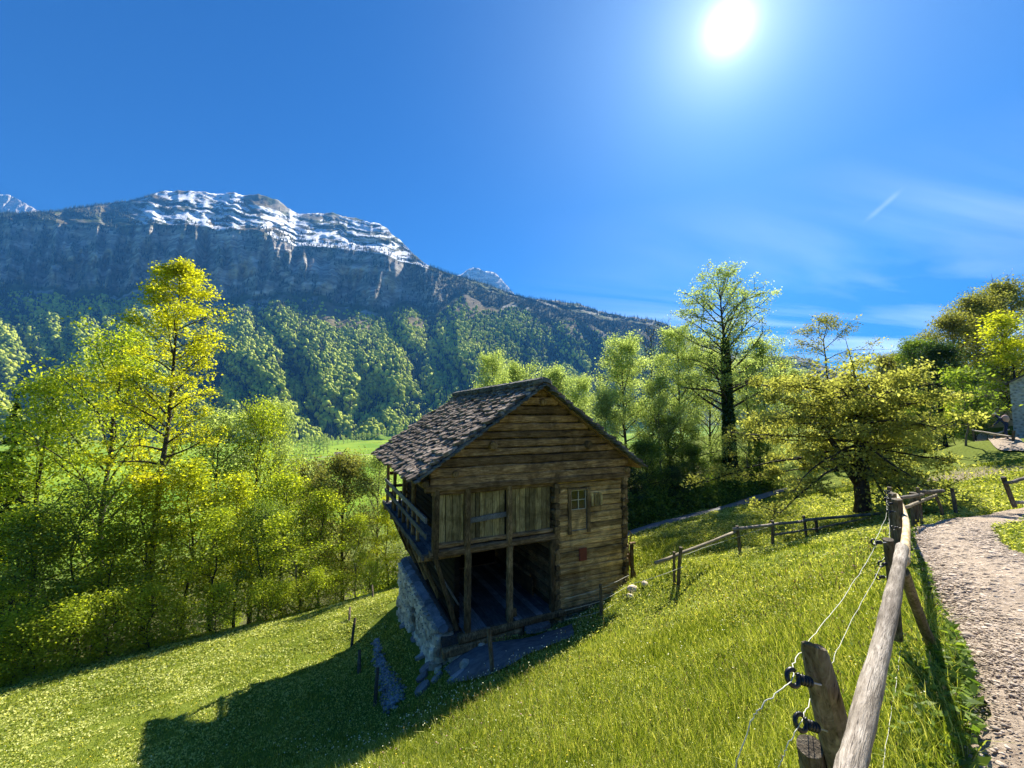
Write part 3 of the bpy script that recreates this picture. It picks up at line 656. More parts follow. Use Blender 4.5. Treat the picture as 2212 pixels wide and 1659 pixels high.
def mktree(name, trunk, crown, loc, rz, sc_, label, cat='tree', group=None):
    r = empty(name, loc, rz); r.scale = (sc_[0], sc_[0], sc_[1]) if isinstance(sc_, tuple) else (sc_, sc_, sc_)
    tag(r, label, cat, group)
    for m in (trunk, crown):
        if m is None: continue
        if m.parent is None and not m.get('used'):
            o = m; m['used'] = 1
        else: o = m.copy(); COL.objects.link(o)
        o.parent = r
    return r
PROT = {}
def proto(k, *a, **kw): PROT[k] = (tree_mesh(*a, **kw), a[1])
#        seed H   cb   R  profile nb nleaf leaf  trunk
proto('beechA', 11, 14, .10, 4.3, dome, 34, 15000, .066, .20, (BARK, LIME), clump=.36)
proto('beechB', 12, 14, .10, 4.0, cone_, 36, 15000, .066, .18, (BARK, LIME), clump=.36, up0=.45)
proto('beechC', 13, 12, .10, 3.4, oval, 28, 14000, .066, .15, (BARKL, SAGE), clump=.34)
proto('sapA', 21, 8, .12, 2.0, oval, 20, 6000, .056, .07, (BARK, LIME), clump=.26, wander=.5)
proto('sapB', 22, 8, .2, 1.8, dome, 18, 5000, .056, .06, (BARKL, LIME), clump=.26, wander=.6, bias=.08)
proto('sapC', 23, 8, .15, 2.1, dome, 20, 5600, .056, .065, (BARK, GREEN), clump=.28, wander=.5, bias=.1)
proto('goldA', 31, 8, .08, 2.2, cone_, 22, 7000, .06, .07, (BARK, YGREEN), clump=.26)
proto('sageT', 41, 15, .12, 5.2, lambda q: (1 - q) ** .55 * .9 + .15, 44, 33000, .072, .22, (BARK, SAGE), clump=.34, up0=.35, bias=.1)
proto('sageU', 42, 14, .15, 4.8, dome, 36, 27000, .072, .20, (BARK, SAGE), clump=.36)
proto('greenR', 51, 11, .06, 4.2, dome, 40, 22000, .085, .22, (BARK, GREEN), clump=.4)
proto('greenD', 52, 11, .06, 4.4, dome, 40, 22000, .09, .22, (BARK, DARKG), clump=.42)
proto('oliveR', 53, 11, .08, 4.2, dome, 36, 20000, .085, .2, (BARK, OLIVE), clump=.42)
proto('bare', 71, 12, .22, 3.8, dome, 30, 160, .06, .16, (BARK, OLIVE), sub=9)
proto('small', 81, 14, .08, 4.4, oval, 14, 700, .42, .24, (BARKL, SAGE), clump=.5, sub=4)
used = {}
def T(kind, name, u, v, d, top, label, wfac=1.0, ground_=True, group=None, dz=0):
    """tree whose foot stands under pixel column u at distance d and whose tip reaches row top"""
    (tk, cw), H0 = PROT[kind]
    b = P(u, v, d); z = Hz(b.x, b.y) if ground_ else b.z
    tpz = P(u, top, d).z; h = tpz - z + dz; k = h / H0
    return mktree(name, tk, cw, (b.x, b.y, z - .05), random.uniform(0, 6.28), (k * wfac, k), label, group=group)
FG = 'trees along the lower edge of the meadow'
left = [
 # kind, name, u, v, d, top, label, width
 ('sapA', 'young_tree', 20, 1470, 20, 1090, 'slim young tree at the left edge of the photo, just behind the meadow edge', 1.2),
 ('beechB', 'beech_tree', 62, 1440, 25, 765, 'tall lime green tree against the left edge of the photo beside the dark conifer', .95),
 ('sapB', 'young_tree', 112, 1448, 20.5, 1150, 'thin sapling behind the leftmost fence post by the wood', 1.2),
 ('beechA', 'beech_tree', 205, 1430, 26, 690, 'biggest full crowned lime green beech left of the tall golden maple', .82),
 ('sapC', 'young_tree', 158, 1440, 21.5, 1030, 'fresh green young tree below the biggest beech on the left', 1.25),
 ('sapA', 'young_tree', 232, 1425, 21.5, 1120, 'bushy sapling right of the leftmost fence post by the wood', 1.2),
 ('goldA', 'young_maple', 292, 1408, 22, 1010, 'yellow green young maple standing left of the tall maple trunk', 1.25),
 ('sapB', 'young_tree', 352, 1392, 22, 1140, 'dark stemmed sapling right behind the second fence post from the left', 1.3),
 ('goldA', 'young_maple', 392, 1385, 23, 975, 'golden young maple right of the tall maple, lit by the sun', 1.25),
 ('beechC', 'beech_tree', 450, 1372, 28, 870, 'pale tree right of the tall maple with a fine grey stem', 1.0),
 ('sapA', 'young_tree', 450, 1368, 22.5, 1090, 'young tree left of the crossed pair of stems', 1.3),
 ('beechA', 'beech_tree', 540, 1340, 29, 862, 'rounded lime tree nearest the valley meadow on the left', .78),
 ('sapC', 'young_tree', 558, 1342, 23.5, 1075, 'bright green young tree above the lone fence post in the middle of the wood edge', 1.25),
 ('sapB', 'young_tree', 640, 1322, 24, 1095, 'broad bright green sapling left of the barn wood corner', 1.55),
 ('beechC', 'beech_tree', 588, 1330, 31, 855, 'narrow pale tree standing in front of the valley meadow edge', .55),
 ('sapA', 'young_tree', 690, 1312, 25, 1050, 'young tree beside the broad bright green sapling, below the valley hut', 1.2),
 ('oliveR', 'hazel_tree', 735, 1300, 28, 992, 'olive green bushy tree in front of the valley meadow below the hut', .8),
 ('beechC', 'beech_tree', 812, 1285, 29, 968, 'tree with crooked dark branches directly left of the barn roof corner', 1.0),
 ('sapB', 'young_tree', 790, 1290, 25.5, 1110, 'low sapling left of the gallery of the barn', 1.3),
 ('goldA', 'young_maple', 840, 1278, 27, 1060, 'young yellow green tree half hidden behind the barn gallery', 1.0),
 ('oliveR', 'hazel_tree', 655, 1320, 34, 1010, 'small olive tree behind the young trees at the end of the wood', 1.0),
 ('goldA', 'young_maple', 505, 1355, 24.5, 1010, 'young yellow maple above the crossed pair of stems', 1.1),
 ('sapC', 'young_tree', 60, 1455, 20.5, 1080, 'leafy green young tree between the left edge and the leftmost fence post', 1.2),
 ('sapA', 'young_tree', 610, 1325, 26, 1010, 'young tree with loose crown right above the lone fence post', 1.2),
]
for a in left: T(a[0], a[1], a[2], a[3], a[4], a[5], a[6], a[7], group=FG)
proto('shrub', 91, 3.4, .02, 1.7, oval, 22, 4200, .055, .035, (BARK, LIME), clump=.3, bias=.12)
SG = 'leafy bushes at the foot of the left wood'
for u, d, top, lb in ((28, 20, 1290, 'leafy bush at the left edge of the photo at the foot of the wood'), (95, 20.3, 1310, 'leafy bush just right of the leftmost fence post by the wood'), (150, 20.8, 1270, 'leafy bush below the biggest beech on the left'), (205, 21, 1290, 'low bright bush between the two leftmost fence posts by the wood'),
    (262, 21.3, 1250, 'bush directly left of the second fence post by the wood'), (338, 22, 1240, 'bush directly right of the second fence post by the wood'), (415, 22.6, 1230, 'bush below the golden young maple beside the tall maple'), (455, 22.8, 1255, 'bush just left of the crossed pair of stems'), (540, 23.2, 1225, 'bush between the crossed stems and the lone fence post'),
    (628, 24, 1215, 'bush just right of the lone fence post in the wood edge'), (668, 24.6, 1220, 'small bush under the broad bright green sapling'), (725, 25.3, 1195, 'bush under the olive green tree below the valley hut'), (770, 25.8, 1200, 'bush left of the thin fence post with wires'), (830, 27, 1180, 'bush beside the gallery of the barn at the end of the wood')):
    T('shrub', 'leafy_bush', u, 0, d, top, lb, 1.15, group=SG)
# crossed slim stems at the meadow edge
tk, cw = tree_mesh(301, 7.5, .35, 1.5, dome, 14, 2200, .08, .06, (BARK, LIME), wander=.6, lean=(.12, 0))
for (u, rz, lb) in ((497, 0.2, 'slim leaning stem of the crossed pair, rooted on the left'), (506, 2.9, 'slim leaning stem of the crossed pair, rooted on the right')):
    b = on(u, 1349, 8, 60); mktree('young_tree', tk, cw, b, rz, 1.0, lb, group=FG)
# tall golden maple
b = P(312, 1385, 23.5); zb = Hz(b.x, b.y); hh = (P(352, 548, 23.5).z - zb) * 1.045
tk, cw = tree_mesh(401, hh, .38, 3.9, lambda q: .95 * math.sin(math.pi * min(1, q * .80 + .2)) ** .8, 36, 20000, .078, .24, (BARK, GOLD), wander=.22, clump=.24, up0=.45, lean=(.042, 0), sub=8)
mktree('maple_tree', tk, cw, (b.x, b.y, zb), 0, 1.0, 'tall golden green maple rising well above the other trees on the left, mountain behind it', 'tree')
# dark conifer on the left edge
def conifer_mesh(seed, Ht, Rr, mats, n=9000):
    nr = np.random.default_rng(seed); mb = MB(); mb.tube([(0, 0, -.3), (0, 0, Ht * .5), (0, 0, Ht)], [.22, .12, .02], 7)
    t = 1 - nr.random(n) ** .6 * .97; az = nr.uniform(0, 6.28, n); lay = np.round(t * 26) / 26; r = Rr * (1 - lay) * nr.uniform(.15, 1, n) ** .6 * (1 + .2 * np.sin(az * 5 + lay * 40))
    p = np.stack([r * np.cos(az), r * np.sin(az), Ht * lay - r * .30 + nr.normal(0, .09, n)], 1)
    out = np.stack([np.cos(az), np.sin(az), -.35 * np.ones(n)], 1); sd = np.stack([-np.sin(az), np.cos(az), nr.normal(0, .3, n)], 1)
    s = nr.uniform(.12, .28, n)[:, None]
    V = np.stack([p - out * s, p + sd * s * .35, p + out * s, p - sd * s * .35], 1).reshape(-1, 3)
    tk = mb.build('trunk', mats[0]); cw = npmesh('crown', V, (np.arange(n) * 4)[:, None] + np.array([[0, 1, 2, 3]]), mats[1], rnd=nr.random(n)); return tk, cw
tk, cw = conifer_mesh(5, 14, 2.6, (BARK, DARKG))
b = P(-16, 1440, 25); mktree('spruce_tree', tk, cw, gp(b.x, b.y), 0, (1.0, (P(-16, 850, 25).z - Hz(b.x, b.y)) / 14), 'dark spruce at the left edge of the photo among the lime trees')
b = P(1075, 1180, 46); mktree('spruce_tree', tk, cw, gp(b.x, b.y), 2, (.8, .8), 'dark spruce standing behind the barn')

RG = 'trees standing in the wood behind the barn'
right_ = [
 ('sageT', 'lime_tree', 1066, 1150, 34, 752, 'pale green tree whose top rises over the left part of the barn ridge', .50),
 ('sageU', 'lime_tree', 1118, 1150, 38, 792, 'pale tree rising just left of the ridge tip of the barn', .72),
 ('sageU', 'lime_tree', 1200, 1150, 40, 800, 'small pale tree seen over the right slope of the barn roof beside the ridge tip', .75),
 ('sageT', 'lime_tree', 1255, 1150, 42, 806, 'pale tree between the ridge tip and the big pale tree on the right', .8),
 ('sageT', 'lime_tree', 1352, 1120, 31, 716, 'big pale green cone shaped tree right above the barn roof', .88),
 ('sageU', 'lime_tree', 1312, 1140, 27, 850, 'full tree just right of the barn roof, in front of the cone shaped tree', .8),
 ('sageT', 'lime_tree', 1478, 1105, 32, 695, 'tall pale tree between the cone shaped tree and the ivy covered giant', .72),
 ('beechC', 'beech_tree', 1430, 1110, 29, 800, 'slender tree in front of the two tallest pale trees', .8),
 ('greenR', 'shrubby_tree', 1400, 1105, 26, 955, 'dark green low tree at the roadside right of the barn', 1.0),
 ('greenR', 'shrubby_tree', 1500, 1085, 28, 960, 'dark green low tree at the roadside left of the ivy covered trunk', 1.0),
 ('greenD', 'shrubby_tree', 1345, 1130, 24.5, 1000, 'dark low tree just behind the right corner of the barn', 1.2),
 ('greenR', 'shrubby_tree', 1445, 1100, 30, 900, 'green understorey tree behind the roadside shrubs', 1.0),
 ('greenD', 'shrubby_tree', 1455, 1105, 26.5, 1010, 'darkest low bush tree over the bend of the road', 1.2),
 ('greenR', 'shrubby_tree', 1560, 1075, 31, 985, 'low green tree behind the foot of the ivy covered trunk', 1.1),
 ('sageU', 'lime_tree', 1540, 1080, 38, 760, 'pale green tree behind the left side of the ivy covered trunk', .8),
 ('sageU', 'lime_tree', 1660, 1060, 36, 735, 'full pale tree right of the ivy covered giant', .9),
 ('sageT', 'lime_tree', 1620, 1060, 34, 770, 'pale tree directly behind the right side of the ivy covered trunk', .8),
 ('greenR', 'shrubby_tree', 1640, 1060, 32, 930, 'green undergrowth tree right of the ivy covered trunk', 1.0),
 ('bare', 'bare_tree', 1408, 1100, 38, 690, 'almost leafless thin tree behind the gap between the pale trees', .6),
 ('bare', 'bare_tree', 1450, 1100, 42, 678, 'second almost leafless tree, its twigs left of the giant crown', .6),
 ('sageU', 'lime_tree', 1730, 1040, 42, 800, 'rounded yellowish tree left of the airy bronze tree', .9),
 ('beechC', 'beech_tree', 1800, 1030, 40, 822, 'low lime tree beneath the airy bronze tree', 1.0),
]
for a in right_: T(a[0], a[1], a[2], a[3], a[4], a[5], a[6], a[7], group=RG)
# giant with ivy on its trunk
b = P(1580, 1078, 30.5); zb = Hz(b.x, b.y); hh = P(1572, 588, 30.5).z - zb
tk, cw = tree_mesh(501, hh, .40, 4.9, lambda q: .95 * math.sin(math.pi * min(1, q * .62 + .3)) ** .7, 50, 25000, .062, .34, (BARK, SAGE), wander=.15, clump=.2, up0=.42, sub=10)
r = mktree('lime_tree', tk, cw, (b.x, b.y, zb), 0, 1.0, 'tallest dark stemmed tree with thin see-through crown above the wood right of the barn')
nr = np.random.default_rng(9); n = 7000; t = nr.uniform(0, .72, n) ** 1.0; az = nr.uniform(0, 6.28, n); rad = (.46 - .34 * t) * nr.uniform(.5, 1.25, n)
p = np.stack([rad * np.cos(az), rad * np.sin(az), t * hh], 1); nm = nr.normal(0, 1, (n, 3)); nm /= np.linalg.norm(nm, axis=1)[:, None]; a = np.cross(nm, nr.normal(0, 1, (n, 3))); a /= np.linalg.norm(a, axis=1)[:, None]; bb = np.cross(nm, a); s = .12
npmesh('ivy', np.stack([p - a * s, p + bb * s, p + a * s, p - bb * s], 1).reshape(-1, 3), (np.arange(n) * 4)[:, None] + np.array([[0, 1, 2, 3]]), DARKG, r, rnd=nr.random(n))
# airy bronze tree
b = P(1812, 1060, 34); zb = Hz(b.x, b.y); hh = P(1810, 672, 34).z - zb
tk, cw = tree_mesh(511, hh, .46, 4.0, lambda q: math.sin(math.pi * min(1, q * .66 + .3)) ** .7, 20, 6000, .07, .17, (BARK, OLIVE), wander=.4, clump=.26, up0=.35, sub=8, bias=.05)
mktree('airy_tree', tk, cw, (b.x, b.y, zb), 1.0, 1.0, 'airy tree with sparse bronze leaves against the sky behind the cherry tree')
# wide cherry tree behind the fence
b = on(1866, 1112, 12, 20); hh = P(1866, 775, b.y).z - b.z
mb = MB(); random.seed(77)
fk = [(-.02, 0, -.3), (.0, 0, .5), (-.02, 0, 1.3), (.02, 0, 1.75)]
mb.tube(fk, [.33, .24, .22, .19], 10, .06)
limbs = [((-.05, 0, 1.0), (-.45, .1, 1.7), (-.75, .1, 2.4), (-1.0, .1, 3.2), (-1.1, .1, 3.9)), ((.05, 0, 1.6), (.05, 0, 2.6), (-.05, .05, 3.6), (-.15, .05, 4.6), (-.3, .0, 5.15))]
for lm in limbs[:1]: mb.tube([(-.05, 0, .95), (-.35, .05, 1.5), (-.75, .1, 2.4), (-1.2, .1, 3.2)], [.14, .13, .10, .06], 8, .05)
mb.tube(limbs[1], [.19, .18, .17, .16, .15], 9, .06)
mb.tube([(-.1, .05, 4.1), (.25, .0, 4.6), (.38, 0, 5.0)], [.15, .13, .11], 8, .05)
anch = []
for k in range(46):
    z = 1.7 + 3.0 * ((k + .5) / 46); az = k * 2.399; ln = random.uniform(2.5, 4.2) * (1.1 - .42 * (z - 1.5) / 3.3) * (1 - .32 * math.cos(az)); up = -.14 + .5 * (k / 46) + random.uniform(-.1, .1)
    d = Vector((math.cos(az), math.sin(az) * .9, up)); p0 = Vector((random.uniform(-.2, .05), 0, z)); pts = [p0]; cur = p0.copy()
    for s in range(6):
        d = (d + Vector((random.gauss(0, .12), random.gauss(0, .12), random.gauss(-.045, .09)))).normalized(); cur = cur + d * ln / 6; pts.append(cur.copy())
    mb.tube(pts, [.05 * (1 - .8 * s / 6) for s in range(7)], 5, .05, False)
    for s in range(9):
        f = .2 + .8 * random.random(); i = min(int(f * 6), 5); q0 = pts[i].lerp(pts[i + 1], f * 6 - i); e = Vector((random.gauss(0, 1), random.gauss(0, 1), random.gauss(.15, .45))).normalized(); l2 = random.uniform(.5, 1.3)
        mb.tube([q0, q0 + e * l2], [.018, .006], 4, 0, False)
        for g in range(4): anch.append(q0 + e * l2 * random.uniform(.15, 1.05))
r = empty('cherry_tree', (b.x, b.y, b.z), 0); tag(r, 'wide low cherry tree with two sawn-off stems and bronze green leaves just behind the fence', 'tree'); kc = hh / 5.7; r.scale = (1.08, 1.08, kc)
mb.build('trunk', BARK, r, True)
A = np.array([tuple(a) for a in anch]); nr = np.random.default_rng(33); n = 50000; ii = nr.choice(len(A), n, p=(lambda w: w / w.sum())(nr.gamma(1.2, 1, len(A))))
p = A[ii] + nr.normal(0, .15, (n, 3)) * np.array([1, 1, .7]); nm = nr.normal(0, 1, (n, 3)); nm[:, 2] = np.abs(nm[:, 2]) * .8; nm /= np.linalg.norm(nm, axis=1)[:, None]
a = np.cross(nm, nr.normal(0, 1, (n, 3))); a /= np.linalg.norm(a, axis=1)[:, None]; bb = np.cross(nm, a); s = nr.uniform(.028, .056, n)[:, None]
rv = np.clip(.5 * nr.random(len(A))[ii] + .5 * nr.random(n), 0, 1)
npmesh('crown', np.stack([p - a * s * 1.2, p + bb * s * .7, p + a * s * 1.2, p - bb * s * .7], 1).reshape(-1, 3), (np.arange(n) * 4)[:, None] + np.array([[0, 1, 2, 3]]), CHERRY, r, rnd=rv)

HG = 'trees on the slope at the right edge'
hill = [
 ('oliveR', 'hillside_tree', 1925, 1000, 40, 770, 'reddish green tree at the left end of the right hand tree row', .75),
 ('greenR', 'hillside_tree', 1985, 985, 38, 735, 'green tree right of the reddish one, near the middle of the right tree row', .8),
 ('greenD', 'hillside_tree', 2045, 975, 34, 742, 'dark blue green round tree left of the cream house', .9),
 ('greenR', 'hillside_tree', 2000, 975, 31, 850, 'lower green tree in front of the dark round tree', .9),
 ('oliveR', 'hillside_tree', 2075, 965, 44, 680, 'olive tree on the slope behind the dark round tree', .9),
 ('oliveR', 'hillside_tree', 2130, 950, 48, 640, 'olive brown tree high on the slope above the cream house', .9),
 ('greenR', 'hillside_tree', 2110, 950, 36, 800, 'green leafy tree touching the cream house roof', .75),
 ('oliveR', 'hillside_tree', 2190, 900, 55, 610, 'tree at the top right below the bare branches', .9),
 ('goldA', 'hillside_maple', 2212, 850, 37, 655, 'bright yellow maple at the right edge of the photo above the stone house', 1.35),
 ('greenR', 'hillside_tree', 2170, 900, 46, 740, 'shaded green tree behind the roof of the stone house', .9),
 ('bare', 'bare_tree', 2120, 900, 60, 622, 'leafless tree on the skyline left of the other bare tree', .8),
 ('bare', 'bare_tree', 2195, 880, 62, 585, 'leafless tree on the skyline at the right edge', .8),
 ('oliveR', 'hillside_tree', 1955, 990, 52, 765, 'distant olive tree behind the right hand tree row', .9),
 ('sapA', 'young_tree', 2066, 968, 29, 850, 'thin young tree left of the slim pole tree', .9),
]
for a in hill: T(a[0], a[1], a[2], a[3], a[4], a[5], a[6], a[7], group=HG)
tk, cw = tree_mesh(601, 4.2, .35, 1.5, dome, 14, 1100, .09, .055, (BARKL, GREEN), wander=.2, clump=.25, bias=.3)
b = on(2088, 962, 14, 60); mktree('young_tree', tk, cw, b, 0, 1.15, 'slim pale stemmed young tree on the bank in front of the cream house')
# grove around the far meadow and poplars by the hut
GG = 'small trees in a clump on the valley meadow'
for i, (u, top, v, lb) in enumerate(((654, 945, 981, 'leftmost little tree of the clump beside the valley hut'), (663, 938, 981, 'second little tree from the left in the valley clump'), (672, 946, 981, 'low middle tree of the valley clump'),
        (681, 940, 981, 'yellowish tree in the middle of the valley clump'), (690, 943, 981, 'bare looking tree near the right end of the valley clump'), (699, 938, 980, 'tall tree second from the right in the valley clump'), (707, 944, 980, 'rightmost little tree of the valley clump, nearest the hut'))):
    x, y = onv(u, v); d = math.hypot(x, y); k = (P(u, top, y).z + 60) / 14
    (tk, cw), _ = PROT['small']; mktree('meadow_tree', tk, cw, (x, y, -60), i, (k * .72, k), lb, group=GG)
for i in range(46):
    u = 590 + i * 6.2 + random.uniform(-3, 3); v = np.interp(u, [590, 700, 780, 880], [962, 960, 950, 934]) + random.uniform(-1, 4)
    x, y = onv(u, v + 2) if u < 770 else tuple(P(u, v, 905)[:2]); z = -60 if u < 770 else P(u, v, 905).z
    (tk, cw), _ = PROT['small']; k = random.uniform(.85, 1.35)
    mktree('valley_tree', tk, cw, (x, y, z), i, (k * .8, k), 'rounded pale green tree in the belt along the far side of the valley meadow', group='trees in the belt at the foot of the mountain')
# hut in the valley
x, y = onv(732, 985); hb = empty('field_barn', (x, y, -60), .35); tag(hb, 'tiny dark wooden hay barn alone on the valley meadow', 'hut')
m = MB(); m.box((0, 0, 1.6), (11, 7.5, 3.2)); m.add([(-5.5, -3.75, 3.2), (5.5, -3.75, 3.2), (5.5, 3.75, 3.2), (-5.5, 3.75, 3.2), (-5.5, 0, 5.4), (5.5, 0, 5.4)], [(0, 4, 3), (1, 2, 5)]); m.build('wall', WB, hb)
m = MB(); m.add([(-6.2, -4.6, 2.75), (6.2, -4.6, 2.75), (6.2, 0, 5.65), (-6.2, 0, 5.65), (6.2, 4.6, 2.75), (-6.2, 4.6, 2.75), (-6.2, -4.6, 3), (6.2, -4.6, 3), (6.2, 0, 5.9), (-6.2, 0, 5.9), (6.2, 4.6, 3), (-6.2, 4.6, 3)],
      [(3, 2, 1, 0), (5, 4, 2, 3), (6, 7, 8, 9), (9, 8, 10, 11), (0, 1, 7, 6), (4, 5, 11, 10), (1, 2, 8, 7), (2, 4, 10, 8), (3, 0, 6, 9), (5, 3, 9, 11)]); m.build('roof', SLATE, hb)
m = MB(); m.box((1.5, -3.8, 1.2), (2.2, .12, 2.4)); m.build('door', WI, hb)

# ------------------------------------------------------------------ the barn
barn = empty('old_barn', BO, BYAW); tag(barn, 'old weathered timber barn with stone slab roof on a rubble base', 'barn')
W, XL, X1, X2, ZB_, ZT, L_ = 6.45, 3.79, .94, 2.21, 2.1, 3.86, 7.45
RZ = 6.70; OE = 4.06; OV = .60; OH = .40; LB = 7.86; HALF = W / 2 + OV
def roofz(X): return RZ - abs(X - W / 2) * (RZ - OE) / HALF
def part(mb, name, mat, parent=barn, label=None, smooth=False):
    o = mb.build(name, mat, parent, smooth)
    if label: o['label'] = label
    return o
# right hand log room: front and side walls
m = MB(); z = -.06; m2 = MB()
hs_ = []
while z < ZT - .02:
    h = random.uniform(.14, .19); h = min(h, ZT - z); zc = z + h / 2
    y0 = random.uniform(-.02, .02)
    if 2.20 < zc < 3.46:   # interrupted by the window
        m.log((XL + .06, y0, zc), (4.31, y0, zc), h * .95, .16, (0, 1, 0), 3, .006, .16); m.log((4.95, y0, zc), (W - .06, y0, zc), h * .95, .16, (0, 1, 0), 4, .006, .16)
    else: m.log((XL + .06, y0, zc), (W - .06, y0, zc), h * random.uniform(.90, .98), .16, (0, 1, 0), 12, .008, .16)
    z += h
part(m, 'log_wall', WR); m = MB(); m.box(((XL + W) / 2, .07, 1.9), (W - XL - .2, .04, 3.85)); part(m, 'wall_backing', WI)
m = MB(); z = -.06
while z < ZT:
    h = .19; m.log((W - .09, .1, z + h / 2), (W - .09, L_, z + h / 2), .16, h * .97, n=8); m.log((XL, .1, z + h / 2), (XL, L_, z + h / 2), .16, h * .97, n=8); m.log((.7, L_, z + h / 2), (W, L_, z + h / 2), .16, h * .97, n=8)
    z += h
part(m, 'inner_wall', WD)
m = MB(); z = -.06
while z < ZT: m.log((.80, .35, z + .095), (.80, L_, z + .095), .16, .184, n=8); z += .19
part(m, 'side_wall', WI)  # shade below the gallery is in this wood colour
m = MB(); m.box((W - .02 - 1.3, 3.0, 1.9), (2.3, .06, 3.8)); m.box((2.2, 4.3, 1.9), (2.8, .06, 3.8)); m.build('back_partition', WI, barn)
# corner stacks of log ends
for xx, nm in ((XL, 'log_corner'), (W - .04, 'log_corner')):
    m = MB(); z = -.35 if xx < 5 else -.1
    while z < ZT + .05:
        h = random.uniform(.12, .18); wd = random.uniform(.15, .22)
        m.log((xx + random.uniform(-.02, .02), .12, z + h / 2), (xx + random.uniform(-.02, .02), -.13 - random.uniform(0, .09), z + h / 2), wd, h * .95, n=2, jit=.012, ch=.2)
        if xx > 5:
            m.log((xx - .1, .0, z + h / 2 + .06), (xx + .16 + random.uniform(0, .06), .0, z + h / 2 + .06), .14, h * .8, n=2, jit=.01)
        z += h
    part(m, nm, WB)
# gable wall logs
m = MB(); z = ZT + .0
while z < RZ - .15:
    h = random.uniform(.20, .29); zc = z + h / 2
    half = (RZ + .02 - (z + h * .75)) * HALF / (RZ - OE)
    if half < .12: break
    y = -.06 + random.uniform(-.03, .03); a0 = W / 2 - half + random.uniform(-.03, .03); a1 = W / 2 + half + random.uniform(-.03, .03)
    a0 = max(a0, -.12); a1 = min(a1, W + .1)
    m.log((a0, y, zc), (a1, y, zc), h * random.uniform(.84, .96), .15, (0, 1, 0), 12, .014, .2)
    z += h
part(m, 'gable_wall', WD)
m = MB(); m.add([(-.1, .03, ZT - .1), (W + .1, .03, ZT - .1), (W + .1, .03, ZT + .25), (W / 2, .03, RZ - .05), (-.1, .03, ZT + .25), (-.1, .09, ZT - .1), (W + .1, .09, ZT - .1), (W + .1, .09, ZT + .25), (W / 2, .09, RZ - .05), (-.1, .09, ZT + .25)], [(0, 1, 2, 3, 4), (9, 8, 7, 6, 5), (0, 5, 6, 1), (1, 6, 7, 2), (2, 7, 8, 3), (3, 8, 9, 4), (4, 9, 5, 0)]); part(m, 'gable_backing', WB)
m = MB(); m.log((-.25, -.10, ZT - .02), (W + .18, -.10, ZT - .05), .17, .20, n=10, jit=.008); part(m, 'tie_beam', WD)
for (px, pz, pr_) in ((1.67, 4.93, .13), (4.97, 4.85, .14), (3.3, 6.2, .11), (-.28, 3.98, .11), (.55, 4.2, .10), (6.5, 3.98, .1)):
    m = MB(); m.tube([(px, .3, pz), (px, -.2, pz), (px, -.26, pz)], [pr_, pr_, pr_ * .8], 10, .06); part(m, 'purlin_end', WB)
# upper front: planked panels
def planks(name, x0, x1, z0, z1, y, mat):
    m = MB(); x = x0
    while x < x1 - .03:
        wd = min(random.uniform(.13, .24), x1 - x); g = random.choice([.010, .014, .03])
        m.box((x + wd / 2, y + random.uniform(-.008, .008), (z0 + z1) / 2 + random.uniform(-.01, .01)), (wd - g, .035, z1 - z0), j=.004); x += wd
    return part(m, name, mat)
planks('plank_panel', .12, .86, 2.25, 3.74, .03, WV); planks('plank_panel', 1.03, 2.12, 2.25, 3.74, .02, WV); planks('plank_panel', 2.31, 3.66, 2.25, 3.72, .02, WV)
m = MB(); m.log((.98, -.05, 2.87), (2.18, -.05, 2.95), .045, .14, n=5, jit=.004); part(m, 'cross_board', WG)
m = MB(); m.box((2.0, .12, 3.0), (3.8, .03, 1.7)); part(m, 'panel_backing', WI)
for a, b_, w_, h_ in (((-.10, -.06, 2.11), (XL - .08, -.06, 2.13), .20, .20), ((.0, -.02, 2.30), (XL - .1, -.02, 2.31), .12, .12), ((-.05, -.03, 3.70), (XL - .1, -.03, 3.70), .12, .13)):
    m = MB(); m.log(a, b_, w_, h_, n=9, jit=.009); part(m, 'frame_beam', WD)
for x, z0_, z1_, w_ in ((.04, 2.0, 3.85, .17), (X1, 2.0, 3.85, .17), (X2, 2.1, 3.82, .15), (X1 + .02, -.45, 2.05, .17), (X2 + .01, -.12, 2.05, .17), (3.62, -.1, 2.05, .15)):
    m = MB(); m.log((x, -.09, z0_), (x + random.uniform(-.02, .02), -.09, z1_), w_, .17, (0, 1, 0), 9, .009, .18); part(m, 'post', WB)
# struts of the gallery corner
m = MB(); m.log((.06, -.06, 2.02), (.68, -.04, .05), .11, .13, (0, 1, 0), 6); part(m, 'strut', WB)
m = MB(); m.log((.2, .5, 1.6), (.85, .35, .5), .05, .1, (0, 1, 0), 4); part(m, 'strut', WG)
for yy in (1.6, 3.2, 4.9, 6.6):
    m = MB(); m.log((-.14, yy, 2.0), (.62, yy, .25), .12, .14, (0, 1, 0), 5, .008); part(m, 'strut', WB)
for yy in (0.1, 1.7, 3.3, 5.0, 6.7):
    m = MB(); m.log((-.34, yy, 1.99), (.8, yy, 1.99), .15, .15, (0, 1, 0), 4); part(m, 'joist', WB)
